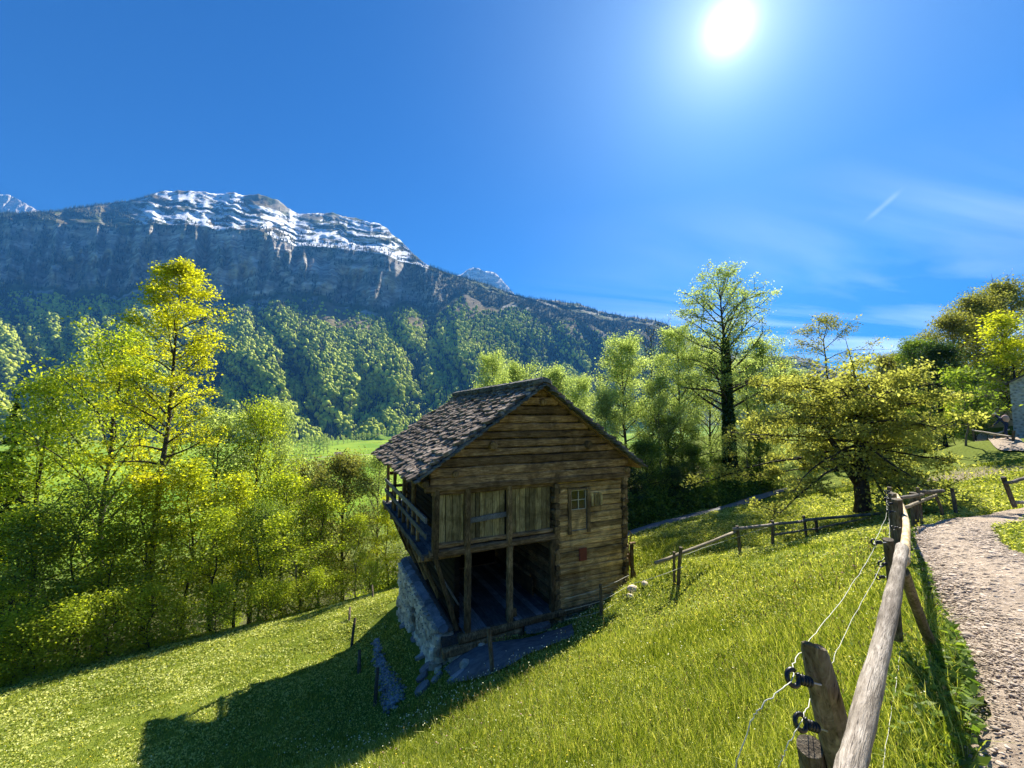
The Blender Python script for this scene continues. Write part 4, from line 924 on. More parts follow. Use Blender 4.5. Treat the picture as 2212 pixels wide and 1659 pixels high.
# floor, sill, steps
m = MB(); x = .85
while x < XL: m.box((x + .11, 2.0, -.03 + random.uniform(-.005, .005)), (.215, 4.3, .05), j=.003); x += .22
part(m, 'floor', WF)
m = MB(); m.log((.7, -.12, -.16), (XL + .1, -.12, -.12), .22, .2, n=9, jit=.01); m.log((.25, -.16, -.42), (2.55, -.14, -.36), .2, .24, n=7, jit=.012); part(m, 'sill_beam', WB)
m = MB(); m.log((XL, -.08, -.14), (W, -.08, -.10), .2, .16, n=6, jit=.01); part(m, 'sill_beam', WB)
m = MB(); m.box((.55, .05, -.25), (.5, .3, .34), j=.03); part(m, 'sill_block', WG)
m = MB(); m.slab((3.02, -.30, -.27), .84, .34, .12, Matrix.Identity(3), sq=.08); part(m, 'upper_step', WG)
m = MB()
for k in range(6): m.box((3.1, -.62 - k * .062, -.50), (.82, .045, .05), j=.002)
m.box((2.74, -.78, -.55), (.05, .38, .08)); m.box((3.46, -.78, -.55), (.05, .38, .08)); part(m, 'lower_step', WG)
# interior bits
m = MB(); m.box((2.35, .10, .12), (.3, .16, .22), j=.03); part(m, 'chopping_block', WB)
m = MB(); m.box((3.45, 1.7, .35), (.06, 1.8, .5), j=.01); m.log((3.4, .9, .7), (3.4, 2.7, .7), .08, .08); part(m, 'inner_rail', WD)
# window of the log room
wf = MB(); wf.log((4.27, -.10, 2.12), (4.27, -.10, 3.52), .12, .08, (0, 1, 0), 5); wf.log((4.99, -.10, 2.12), (4.99, -.10, 3.52), .12, .08, (0, 1, 0), 5); wf.log((4.2, -.10, 3.50), (5.06, -.10, 3.47), .05, .08, (0, 1, 0), 3)
win = part(wf, 'window', WB)
m = MB(); m.box((4.63, -.03, 3.14), (.58, .02, .58)); m.build('pane', GLASS, win)
m = MB()
for x in (4.36, 4.63, 4.90): m.box((x, -.055, 3.14), (.018, .025, .6))
for zz in (2.85, 3.14, 3.43): m.box((4.63, -.058, zz), (.56, .025, .016))
m.build('glazing_bar', WHP, win)
m = MB(); m.box((4.63, -.045, 2.68), (.56, .03, .30), j=.004); m.box((4.63, -.045, 2.36), (.56, .03, .32), j=.004); m.build('infill_board', WR, win)
m = MB(); m.box((4.93, -.06, 2.52), (.022, .02, .6)); m.box((4.63, -.06, 2.21), (.6, .02, .03)); m.build('casing', WG, win)
m = MB()
for k in range(4): m.box((5.14 + k * .115, -.10, 3.11), (.08, .03, .42), j=.008)
part(m, 'shutter', WV)
m = MB(); m.box((4.75, -.10, 1.46), (.28, .025, .38)); part(m, 'hatch', REDP, label='small rusty red hatch in the log wall')
# gallery along the left side
m = MB()
for k in range(4): m.box((-.12 + k * .2, 3.75, 2.09), (.19, 7.4, .04), j=.003)
part(m, 'gallery_floor', WG)
m = MB(); m.log((-.26, -.05, 2.06), (-.26, 7.5, 2.06), .07, .17, n=10); part(m, 'gallery_edge_beam', WG)
for zz, nm in ((3.01, 'gallery_rail'), (2.60, 'gallery_rail')):
    m = MB(); m.log((-.20, -.05, zz), (-.20, 7.4, zz), .05, .15, n=10, jit=.006); part(m, nm, WG)
for yy in (1.25, 2.7, 4.3, 5.8):
    m = MB(); m.log((-.13, yy, 2.1), (-.13, yy, 3.05), .09, .10, (0, 1, 0), 3); part(m, 'baluster', WB)
for yy in (7.25, 5.45, 3.55, 1.95):
    m = MB(); m.log((-.12, yy, 2.1), (-.12, yy, 4.15), .12, .13, (0, 1, 0), 6, .008); part(m, 'gallery_post', WB)
m = MB(); m.log((-.15, 0, 3.97), (-.15, 7.6, 3.97), .16, .17, n=9, jit=.01); part(m, 'eave_beam', WB)
for zz in (3.6, 3.3, 2.75, 2.45):
    m = MB(); m.box((.35, 7.3, zz), (.8, .03, .13), j=.01); part(m, 'gallery_end_board', WB)
# roof
def slope(side, mat, nm):
    m = MB(); ln = math.hypot(HALF, RZ - OE); ux = Vector((side * HALF, 0, -(RZ - OE))).normalized(); uy = Vector((0, 1, 0)); un = ux.cross(uy) * (1 if side > 0 else -1)
    if un.z < 0: un = -un
    rows = 22; ex = ln / rows
    for i in range(rows + 1):
        s = i * ex; y = -OH + random.uniform(-.08, .02)
        while y < LB:
            wd = random.uniform(.20, .52) * (1 + .5 * (i < 2) * 0); tk_ = random.uniform(.04, .095); l_ = random.uniform(.30, .46)
            s_ = ln - s - l_ / 2 + .1 + random.uniform(-.045, .045)
            sagg = -.05 * math.sin(math.pi * min(1, max(0, y / LB))) * (.3 + s_ / ln)
            c = Vector((W / 2, 0, RZ)) + ux * s_ + uy * (y + wd / 2) + un * (.03 + tk_ / 2 + random.uniform(0, .022) + .02 + sagg)
            tilt = R(12) + random.gauss(0, .06)
            xx = (ux * math.cos(tilt) + un * math.sin(tilt)).normalized(); nn = (un * math.cos(tilt) - ux * math.sin(tilt)).normalized()
            tw = random.gauss(0, .02); yy = (uy * math.cos(tw) + nn * math.sin(tw)).normalized(); rz = random.gauss(0, .12)
            M = Matrix((yy * math.cos(rz) + xx * math.sin(rz), xx * math.cos(rz) - yy * math.sin(rz), nn)).transposed()
            if s_ > -.05: m.slab(c, wd * 1.07, l_, tk_, M, n=8, sq=.26)
            y += wd
    return part(m, nm, mat)
slope(-1, SLATE, 'roof_slope'); slope(1, SLATE, 'roof_slope')
m = MB()
for side in (-1, 1):
    a = (W / 2, -OH + .08, RZ - .02); e = (W / 2 + side * (HALF - .04), -OH + .08, OE + .0)
    for yy0, yy1 in ((-OH + .1, LB - .1),):
        m.add([(a[0], yy0, a[2]), (e[0], yy0, e[2]), (e[0], yy1, e[2]), (a[0], yy1, a[2]), (a[0], yy0, a[2] - .05), (e[0], yy0, e[2] - .05), (e[0], yy1, e[2] - .05), (a[0], yy1, a[2] - .05)],
              [(0, 1, 2, 3), (7, 6, 5, 4), (0, 4, 5, 1), (1, 5, 6, 2), (2, 6, 7, 3), (3, 7, 4, 0)])
part(m, 'roof_boards', WD)
m = MB(); y = -OH - .05
while y < LB + .02:
    l_ = random.uniform(.3, .6)
    for lay in range(3):
        for side in (-1, 1):
            M = Matrix.Rotation(side * R(18), 3, 'Y') @ Matrix.Rotation(random.gauss(0, .05), 3, 'Z')
            m.slab((W / 2 + side * .13, y + l_ / 2 + random.uniform(-.05, .05), RZ + .085 + lay * .05), .38, l_, .045, M, n=8, sq=.15)
    y += l_ * .93
part(m, 'roof_ridge', SLATE2)
m = MB()
for side in (-1, 1):
    for k in range(30):
        t = (k + .5) / 30; X = W / 2 + side * HALF * t; zz = RZ - (RZ - OE) * t
        m.slab((X, -OH + .03 + random.uniform(-.05, .03), zz + .02), random.uniform(.22, .40), random.uniform(.28, .42), random.uniform(.03, .06), Matrix.Rotation(side * R(random.uniform(14, 30)), 3, 'Y'), sq=.2)
part(m, 'roof_verge', SLATE2)
# rubble base
def rubble(name, org, ux, uy_, nrm, len_, z0f, z1f, hole=None, mat=STN, lab=None, bias=0):
    m = MB(); ux = Vector(ux); nrm = Vector(nrm); M = Matrix((ux, nrm, Vector((0, 0, 1)))).transposed(); org = Vector(org); s = 0
    z = -3.0
    while z < 1:
        h = random.uniform(.09, .19); s = random.uniform(-.2, 0)
        while s < len_:
            l_ = random.uniform(.14, .42); cx = s + l_ / 2
            if 0 <= cx <= len_ and z + h <= z1f(cx) + .03 and z > z0f(cx) and not (hole and hole[0] < cx < hole[1] and hole[2] < z + h / 2 < hole[3]):
                m.slab(org + ux * cx + Vector((0, 0, z + h / 2)) + nrm * random.uniform(-.02, .06), l_ * .96, .22, h * .92, M, n=8, sq=.22)
            s += l_
        z += h
    return part(m, name, mat, label=lab)
base = MB(); 
Msh = Matrix(((0, 1, 0), (0, 0, 1), (1, 0, 0)))
def wallbox(m, x0, x1, y0, y1, z0, z1): m.box(((x0 + x1) / 2, (y0 + y1) / 2, (z0 + z1) / 2), (x1 - x0, y1 - y0, z1 - z0))
wallbox(base, .22, .62, .12, 2.45, -3, .03); wallbox(base, .22, .62, 2.95, 5.6, -3, .03); wallbox(base, .22, .62, 2.45, 2.95, -.35, .03)
sb = part(base, 'stone_base', MORT)
m1 = rubble('stone_face', (.20, .0, 0), (0, 1, 0), None, (-1, 0, 0), 5.6, lambda s: -2.9, lambda s: .05, (2.42, 2.95, -3, -.3)); m1.parent = sb
m1 = rubble('front_stone_face', (.12, .10, 0), (1, 0, 0), None, (0, -1, 0), .56, lambda s: -2.0, lambda s: .0); m1.parent = sb
m1 = rubble('low_stone_wall', (.7, .12, 0), (1, 0, 0), None, (0, -1, 0), 5.7, lambda s: -1.6, lambda s: -.30 if s < 3.1 else -.12); m1.parent = sb
m = MB(); wallbox(m, .62, 6.3, .2, 7.3, -2.8, -.30); m.build('foundation', MORT, sb)
m = MB(); wallbox(m, .4, .5, 2.45, 2.95, -2.4, -.35); part(m, 'cellar_door', WI)
m = MB(); y = -.1
while y < 5.6:
    l_ = random.uniform(.24, .36); m.slab((.34, y + l_ / 2, .10 + random.uniform(-.01, .01)), .29, l_ * 1.12, .03, Matrix.Rotation(R(-12), 3, 'Y') @ Matrix.Rotation(R(random.gauss(7, 2)), 3, 'X'), sq=.08); y += l_ * .92
part(m, 'wall_coping', FLAG)
# leaning plank and stones at the right corner
m = MB(); q = B(6.72, .0); m.log(gp(q.x + .22, q.y - .1, 0), tuple(B(6.62, .25, 1.75)), .05, .12, n=4); o = m.build('leaning_board', WB); tag(o, 'narrow dark board leaning against the right corner of the barn', 'board')
m = MB(); m.log(tuple(B(6.6, -.12, 1.55)), tuple(B(6.82, -.12, 1.55)), .1, .05); m.log(tuple(B(6.70, -.1, -.1)), tuple(B(6.70, -.1, 1.5)), .12, .08, (0, 1, 0)); m.tube([tuple(B(6.63, -.1, 1.6)), tuple(B(6.70, -.1, 1.85)), tuple(B(6.60, -.1, 1.95))], .02, 6)
o = m.build('bracket_post', WB); tag(o, 'short post with a curved handle fixed at the right corner of the barn', 'post')
def rock(name, c, r, label, group, mat=FLAG, fl=.6, seed=0):
    nr = np.random.default_rng(seed); V = IV2 * (1 + .18 * (nr.random((len(IV2), 1)) - .5)) * np.array([r, r * nr.uniform(.6, 1), r * fl]); a = nr.uniform(0, 6); ca, sa = math.cos(a), math.sin(a)
    V = np.stack([V[:, 0] * ca - V[:, 1] * sa, V[:, 0] * sa + V[:, 1] * ca, V[:, 2]], 1) + np.array(tuple(c))
    o = npmesh(name, V, IF2, mat, rnd=np.full(len(IF2), nr.random())); return tag(o, label, 'stone', group)
q = on(1368, 1275, 9, 20)
for k, (dx, dy, r_, lb) in enumerate(((0, 0, .16, 'largest pale stone at the foot of the right corner of the barn'), (.28, -.12, .10, 'small pale stone lying outermost by the right corner of the barn'), (-.15, -.25, .11, 'pale stone lying in front of the right corner of the barn'))):
    rock('corner_stone', gp(q.x + dx, q.y + dy, .03), r_, lb, 'stones by the right corner of the barn', STN, seed=k)
for k, (u, v, r_, lb) in enumerate(((985, 1420, .24, 'big pale boulder under the front left corner of the barn'), (1005, 1440, .2, 'pale boulder just right of the stone base in front of the barn'), (1040, 1398, .13, 'small stone between the sill and the gravel yard'), (1185, 1365, .12, 'small stone beside the lower wooden step'))):
    rock('yard_stone', on(u, v, 8, 14) + Vector((0, 0, .03)), r_, lb, 'stones lying in front of the barn', STN, seed=20 + k)
# flagstones
fl = [(905, 1377, .62, .50, 'largest square flagstone beside the cellar door'), (943, 1372, .5, .42, 'rounded flagstone right beside the rubble wall'), (912, 1420, .46, .22, 'narrow flagstone below the largest square one'), (920, 1447, .42, .34, 'flagstone in the middle of the row along the rubble wall'), (948, 1437, .30, .36, 'small flagstone touching the wall pillar'),
      (912, 1466, .34, .28, 'flagstone below the middle one, towards the gravel strip'), (943, 1468, .36, .26, 'flagstone in front of the wall pillar'), (912, 1490, .46, .38, 'lowest flagstone of the path by the tall grass'), (985, 1466, .5, .26, 'single flagstone at the corner of the gravel yard'), (885, 1345, .8, .5, 'large slab beside the cellar wall at the upper end of the flagstone path'), (875, 1335, .5, .5, 'uppermost flagstone beside the back part of the rubble wall')]
for k, (u, v, a_, b2, lb) in enumerate(fl):
    q = on(u, v, 8, 20); e = .25; nx = (Hz(q.x + e, q.y) - Hz(q.x - e, q.y)) / (2 * e); ny = (Hz(q.x, q.y + e) - Hz(q.x, q.y - e)) / (2 * e)
    M = rot_to((-nx, -ny, 1)) @ Matrix.Rotation(BYAW + random.gauss(0, .15), 3, 'Z'); m = MB(); m.slab(q + Vector((0, 0, .05)), a_, b2, .07, M, sq=.15); o = m.build('flagstone', FLAG); tag(o, lb, 'flagstone', 'flagstones along the stone base of the barn')
# stony drain strip
def pebbles(name, pos, rad, label, mat=PEB, cat='gravel'):
    n = len(pos); s = rad[:, None] * np.stack([rng.uniform(.8, 1.3, n), rng.uniform(.6, 1.1, n), rng.uniform(.35, .7, n)], 1)
    V, Fc, r_ = scatter('', None, IV1, IF1, pos, s, rng.uniform(0, 6, n), rng.random(n), None, .16)
    return tag(npmesh(name, V, Fc, mat, rnd=r_, smooth=False), label, cat, kind='stuff')
dl = resamp([tuple(on(u, v, 8, 30)[:2]) for u, v in ((812, 1385), (818, 1420), (826, 1450), (838, 1480), (848, 1505), (850, 1520))], 900)
dp = dl + rng.normal(0, .085, dl.shape) * np.linspace(.5, 1.6, 900)[:, None]
pebbles('drain_stones', np.column_stack([dp, H(dp[:, 0], dp[:, 1]) + .05]), rng.uniform(.02, .06, 900), 'narrow strip of grey stones running down past the left side of the barn', FLAG)
# gravel on the path
lp = resamp(LE, 400); rp = resamp(RE, 400); n = 60000
i = (rng.random(n) ** 1.25 * 250 + 45).astype(int); t = rng.random(n); q = lp[i] * (1 - t[:, None]) + rp[i] * t[:, None] + rng.normal(0, .03, (n, 2))
dist = np.hypot(q[:, 0], q[:, 1]); sz = np.clip(rng.lognormal(-5.4, .5, n), .0022, .028) * np.clip(dist / 3.2, .8, 2.2)
pebbles('loose_gravel', np.column_stack([q, H(q[:, 0], q[:, 1]) + .048]), sz, 'loose pale stones covering the footpath', PEB)

# ------------------------------------------------------------------ houses, person on the upper path
def house(name, label, loc, rz, w_, d_, h_, rise, wm_, rm_, wins=(), over=.4, door=None):
    r = empty(name, loc, rz); tag(r, label, 'house'); m = MB(); m.box((0, 0, h_ / 2 - .5), (w_, d_, h_ + 1)); m.add([(-w_ / 2, -d_ / 2, h_), (w_ / 2, -d_ / 2, h_), (w_ / 2, d_ / 2, h_), (-w_ / 2, d_ / 2, h_), (0, -d_ / 2, h_ + rise), (0, d_ / 2, h_ + rise)], [(0, 1, 4), (2, 3, 5)])
    m.build('wall', wm_, r)
    m = MB(); sl_ = rise / (w_ / 2); hw = w_ / 2 + over
    for sd in (-1, 1):
        ln = math.hypot(hw, hw * sl_); M = Matrix.Rotation(sd * math.atan(sl_), 3, 'Y')
        rows = 14
        for i in range(rows):
            t = (i + .5) / rows; y = -d_ / 2 - over
            while y < d_ / 2 + over:
                wd = random.uniform(.35, .7); m.slab((sd * hw * t, y + wd / 2, h_ + rise - hw * sl_ * t + .10 + random.uniform(0, .03)), ln / rows * 1.5, wd * 1.05, .05, M, sq=.12); y += wd
        m.box((sd * hw / 2, 0, h_ + rise - hw * sl_ / 2 + .03), (ln, d_ + over * 2, .08), M)
    m.build('roof', rm_, r)
    for (x, z, a, b_) in wins:
        m = MB(); m.box((x, -d_ / 2 - .02, z), (a, .08, b_)); o = m.build('window', GLASS, r); m = MB()
        for sx_ in (-1, 1): m.box((x + sx_ * (a / 2 + .2), -d_ / 2 - .05, z), (.36, .05, b_ + .05))
        m.build('shutter', FARCON if False else plainG, r)
    return r
plainG = plain('blue grey paint', (.10, .14, .18), .7)
def rubmat():
    m, Nn, Lk = mat_new('rubble plaster wall'); v = mapping(Nn, Lk, (1, 1, 1.3)); vo = Nn.new('ShaderNodeTexVoronoi'); vo.inputs['Scale'].default_value = 4.2; Lk.new(v, vo.inputs['Vector'])
    n1 = noise(Nn, Lk, v, 4, 6); c = ramp(Nn, Lk, vo.outputs['Distance'], [(.10, (.22, .19, .15)), (.38, (.62, .56, .48)), (.7, (.85, .79, .70))]); c = mixc(Nn, Lk, ramp(Nn, Lk, n1, [(.45, (0, 0, 0)), (.6, (.6, .6, .6))]), c, (.74, .68, .60)); finish(Nn, Lk, c, .95, vo.outputs['Distance'], .6, .08); return m
RUB = rubmat()
b = P(2364, 948, 33); house('stone_house', 'tall grey rubble stone house at the right edge of the photo beside the upper path', (b.x, b.y + 2.2, Hz(b.x, b.y) - .6), -.95, 4.4, 6.5, 4.8, 1.4, RUB, SLATE, over=.25)
b = P(2146, 935, 41); house('cream_house', 'cream plastered house partly hidden by trees left of the stone house', (b.x, b.y + 3, Hz(b.x, b.y)), -.35, 5.6, 7, 4.0, 1.5, PLAST, SLATE, wins=((-.2, 2.5, .7, 1.1), (1.8, 2.5, .7, 1.1)))
b = P(2160, 900, 62); house('brown_house', 'small brown roofed house seen between the cream house and the stone house', (b.x, b.y + 3, Hz(b.x, b.y) - 1), .3, 7, 6, 5, 2, WB, SLATE)
b = P(2030, 905, 58); house('hidden_house', 'yellowish house whose roof just shows above the cherry tree', (b.x, b.y + 3, Hz(b.x, b.y) + .5), .2, 6, 6, 5.2, 1.8, PLAST, SLATE, wins=((0, 3.4, .8, 1),))
# person
def skinbody(name, verts, edges, rads, mat, parent, root=0):
    me = bpy.data.meshes.new(name); me.from_pydata(verts, edges, []); o = bpy.data.objects.new(name, me); COL.objects.link(o)
    md = o.modifiers.new('s', 'SKIN'); 
    for i, rr0 in enumerate(rads): me.skin_vertices[0].data[i].radius = (rr0, rr0) if not isinstance(rr0, tuple) else rr0
    me.skin_vertices[0].data[root].use_root = True
    md.use_smooth_shade = True; o.modifiers.new('ss', 'SUBSURF').levels = 2; o.modifiers['ss'].render_levels = 2; me.materials.append(mat); o.parent = parent; return o
b = on(2177, 950, 20, 60); per = empty('person', b, 2.2); tag(per, 'person in dark blue with a pale cap bending over a bag beside the stone house', 'person')
vb = [(0, 0, .88), (.02, 0, 1.0), (.14, 0, 1.18), (.26, 0, 1.32), (.32, 0, 1.37), (.39, 0, 1.43), (.43, 0, 1.50),
      (0, .10, .86), (.05, .11, .48), (-.02, .11, .07), (.12, .12, .03), (0, -.10, .86), (.10, -.11, .48), (.0, -.11, .07), (.14, -.12, .03),
      (.24, .19, 1.28), (.36, .23, 1.02), (.50, .18, .86), (.24, -.19, 1.28), (.38, -.22, 1.02), (.52, -.16, .88)]
eb = [(0, 1), (1, 2), (2, 3), (3, 4), (4, 5), (5, 6), (0, 7), (7, 8), (8, 9), (9, 10), (0, 11), (11, 12), (12, 13), (13, 14), (3, 15), (15, 16), (16, 17), (3, 18), (18, 19), (19, 20)]
rb = [.14, .13, .14, .14, .06, .09, .085, .09, .065, .045, .04, .09, .065, .045, .04, .06, .045, .03, .06, .045, .03]
skinbody('body', vb, eb, rb, CLOTH1, per)
m = MB(); 
for sy in (-1, 1):
    hx, hy, hz = (.52, sy * .17, .86)
    for k in range(4): m.tube([(hx, hy + (k - 1.5) * .018, hz), (hx + .05, hy + (k - 1.5) * .02, hz - .04), (hx + .06, hy + (k - 1.5) * .02, hz - .08 + abs(k - 1.5) * .01)], [.011, .010, .007], 6)
    m.tube([(hx - .02, hy - sy * .03, hz), (hx + .02, hy - sy * .055, hz - .03)], [.012, .009], 6)
m.build('hand', SKIN, per)
m = MB(); V = [Vector((a[0] * .082, a[1] * .072, a[2] * .105)) + Vector((.44, 0, 1.49)) for a in IV2]; m.add(V, [tuple(f) for f in IF2.tolist()]); m.tube([(.52, 0, 1.49), (.545, 0, 1.47)], [.014, .012], 6); hd = m.build('head', SKIN, per, True)
m = MB(); V = [Vector((a[0] * .098, a[1] * .085, max(a[2], -.1) * .10)) + Vector((.43, 0, 1.535)) for a in IV2]; m.add(V, [tuple(f) for f in IF2.tolist()]); m.slab((.53, 0, 1.54), .12, .14, .012, Matrix.Rotation(R(20), 3, 'Y')); m.build('cap', CAPM, per, True)
m = MB(); V = [Vector((a[0] * .17, a[1] * .18, a[2] * .24)) + Vector((.02, 0, 1.27)) for a in IV2]; m.add(V, [tuple(f) for f in IF2.tolist()]); m.build('backpack', CLOTH2, per, True)

# ------------------------------------------------------------------ fences
def pole(m, a, b_, r0, r1=None, n=8, jit=.05, seg=7, bend=.0):
    a = Vector(a); b_ = Vector(b_); r1 = r1 or r0; pts = []
    for i in range(seg + 1):
        t = i / seg; p = a.lerp(b_, t) + Vector((random.gauss(0, 1), random.gauss(0, 1), random.gauss(0, 1))) * r0 * .12 + Vector((0, 0, math.sin(math.pi * t) * bend)); pts.append(p)
    m.tube(pts, [r0 + (r1 - r0) * i / seg for i in range(seg + 1)], n, jit)
def insulator(name, parent, root, direc, s=1.0):
    """black screw-in ring insulator: ribbed stem, pigtail ring, steel screw"""
    root = Vector(root); d = Vector(direc).normalized(); m = MB()
    m.tube([root + d * .03 * s, root + d * .075 * s], .009 * s, 8)
    for k in range(4): c = root + d * (.034 + k * .012) * s; m.tube([c, c + d * .005 * s], .017 * s, 12)
    x = d.orthogonal().normalized(); c = root + d * (.075 + .026) * s
    ax = (root + pf_loc).normalized(); ax = (ax - d * ax.dot(d)).normalized()
    m.ring(c, ax, .024 * s, .008 * s, 18, 8, .35, 6.1)
    o = m.build(name, BLK, parent, True)
    m = MB(); m.tube([root - d * .01, root + d * .034 * s], .0032 * s, 6); sc2 = m.build('screw', STEEL, o); return c
pf = empty('wooden_fence', gp(1.0, 1.4)); tag(pf, 'rustic pole fence along the gravel path with thick grey rail and black insulators', 'fence')
inv_ = Matrix.Translation(-pf.location)
pf_loc = pf.location.copy()
def loc(p): return Vector(p) - pf_loc
def fpost(pts, rad, n=12, mat=POST, jit=.05):
    m = MB(); m.tube([loc(p) for p in pts], rad, n, jit); return m.build('post', mat, pf, True)
# main near post (leans, sawn slanting top)
A0 = P(1757, 1392, 1.30); A1 = P(1821, 1659, 1.40); dA = (A1 - A0); Ab = A0 + dA * 2.4
pts = [A0 + dA * t for t in (0.0, .012, .06, .25, .5, .8, 1.2, 1.7, 2.4)]
m = MB(); random.seed(5)
nn0 = 16; vs = []; axd = dA.normalized(); x = axd.cross(Vector((0, 1, 0))).normalized(); y = axd.cross(x)
ky = [1 + random.uniform(-.09, .09) for _ in range(nn0)]
for i, p in enumerate(pts):
    rd = (.022, .030, .035, .041, .045, .048, .050, .052, .052)[i]
    for k in range(nn0):
        a = 2 * math.pi * k / nn0; q = rd * ky[k] * (1 + random.uniform(-.012, .012)) * (.93 if k % 4 == 1 else 1)
        off = x * math.cos(a) * q + y * math.sin(a) * q; vs.append(loc(p + off + axd * (.03 * math.cos(a + .6) if i < 2 else 0)))
fs = [(i * nn0 + k, i * nn0 + (k + 1) % nn0, (i + 1) * nn0 + (k + 1) % nn0, (i + 1) * nn0 + k) for i in range(len(pts) - 1) for k in range(nn0)] + [tuple(range(nn0 - 1, -1, -1))]
m.add(vs, fs, .62); postA = m.build('post', POST, pf, False)
st_ = [P(1750, 1612, 1.42), P(1762, 1680, 1.45), P(1790, 1860, 1.55)]; m = MB(); m.tube([loc(p) for p in st_], [.040, .043, .045], 12, .07, r=.35); m.build('post', POST, pf)
postD = MB(); postD.tube([loc(P(1919, 1165, 2.98)), loc(P(1926, 1230, 3.0)), loc(P(1938, 1380, 3.1))], [.032, .034, .036], 10, .05, r=.4); postD.build('post', POST, pf)
m = MB(); m.tube([loc(P(1953, 1235, 2.45)), loc(P(1975, 1300, 2.68)), loc(P(1998, 1360, 2.9)), loc(P(2024, 1418, 3.12)), loc(P(2040, 1450, 3.25))], [.027, .030, .033, .035, .035], 10, .06, r=.45); o = m.build('brace', POST, pf); o['label'] = 'slanting grey brace pole between rail and path edge'
# thick rail
rp_ = [P(1822, 1720, .93), P(1838, 1655, 1.0), P(1853, 1600, 1.08), P(1876, 1500, 1.28), P(1902, 1400, 1.53), P(1921, 1320, 1.80), P(1935, 1255, 2.15), P(1945, 1205, 2.5), P(1949, 1180, 2.75)]
m = MB(); random.seed(8)
rs2 = resamp([tuple(p) for p in rp_], 40); sec_n = 18; vs = []; kk = [1 + random.uniform(-.06, .06) for _ in range(sec_n)]
for i, p in enumerate(rs2):
    d = Vector(rs2[min(i + 1, 39)] - rs2[max(i - 1, 0)]).normalized(); x = d.cross(Vector((0, 0, 1))).normalized(); y = d.cross(x)
    rad = (.0285 + .004 * i / 39) * (1 + .05 * math.sin(i * .55) + .03 * math.sin(i * 1.7)); end = 1 if i < 39 else .78
    for k in range(sec_n):
        a = 2 * math.pi * k / sec_n; q = rad * kk[k] * end * (1 + random.uniform(-.012, .012)) * (.94 if (k == 5 and 8 < i < 30) else 1); vs.append(loc(Vector(p) + x * math.cos(a) * q + y * math.sin(a) * q))
fs = [(i * sec_n + k, i * sec_n + (k + 1) % sec_n, (i + 1) * sec_n + (k + 1) % sec_n, (i + 1) * sec_n + k) for i in range(39) for k in range(sec_n)] + [tuple(range(sec_n - 1, -1, -1)), tuple(39 * sec_n + k for k in range(sec_n))]
m.add(vs, fs, .7); rail1 = m.build('rail', RAIL, pf, True); orient(rail1, Vector(rs2[39]) - Vector(rs2[0])); rail1['label'] = 'thick silver grey weathered rail with dark knots'
m = MB()
for i, k, s_ in ((27, 4, .012), (22, 5, .014), (17, 3, .010), (30, 6, .011), (12, 5, .013), (34, 3, .009)):
    p = Vector(vs[i * sec_n + k]); c0 = loc(Vector(rs2[i])); nrm = (p - c0).normalized(); m.slab(p + nrm * .0005, s_ * 1.1, s_ * 2.3, .004, rot_to(nrm), r=.0, n=8, sq=.4)
kn = m.build('knot', WI, rail1); kn.data.transform(rail1.matrix_basis.inverted()); 
# peeled curved rail
r2p = [P(1951, 1212, 3.1), P(1955, 1181, 3.9), P(1957.5, 1150, 4.8), P(1957, 1125, 5.6), P(1951.5, 1103, 6.4), P(1943.5, 1082, 7.5), P(1936, 1069, 8.3)]
m = MB(); r2s = resamp([tuple(p) for p in r2p], 26); m.tube([loc(p) for p in r2s], [.040 - .008 * i / 25 for i in range(26)], 12, .02, r=.6); o = m.build('rail', PEEL, pf, True); orient(o, Vector(r2s[-1]) - Vector(r2s[0])); o['label'] = 'curved pale yellow peeled rail'
for (u0, v0, u1, v1, d_, r_) in ((1937, 1078, 1945, 1165, 6.0, .062), (1928, 1065, 1932, 1140, 7.2, .058), (1921, 1052, 1924, 1125, 8.3, .035)):
    a = P(u0, v0, d_); e = P(u1, v1, d_); m = MB(); m.tube([loc(a), loc(a.lerp(e, .5)), loc((e.x, e.y, Hz(e.x, e.y) - .2))], r_, 10, .05, r=.3); m.build('post', POST, pf)
m = MB(); pole(m, loc(P(1938, 1077, 8.3)), loc(P(1993, 1068, 9.6)), .04, .04); m.build('rail', RAIL, pf, True)
m = MB(); pole(m, loc(P(1989, 1063, 9.6)), loc(P(2036, 1061, 10.6)), .05, .05); m.build('rail', RAIL, pf, True)
m = MB(); pole(m, loc(P(1950, 1098, 8.6)), loc(P(2022, 1070, 10.4)), .035, .035); m.build('rail', POST2, pf, True)
for (u0, v0, u1, v1, d_, r_, lb) in ((1973, 1064, 1976, 1119, 9.6, .075, 'stout short post between the two short rails'), (1982, 1053, 1991, 1112, 9.4, .03, None), (2021, 1069, 2043, 1121, 10.4, .035, None), (2056, 1055, 2067, 1113, 11.0, .042, None), (1922, 1052, 1924, 1122, 8.6, .03, None)):
    a = P(u0, v0, d_); e = P(u1, v1, d_); m = MB(); m.tube([loc(a), loc(a.lerp(e, .5)), loc((e.x, e.y, Hz(e.x, e.y) - .2))], r_, 10, .05, r=.3); o = m.build('post', POST, pf)
    if lb: o['label'] = lb
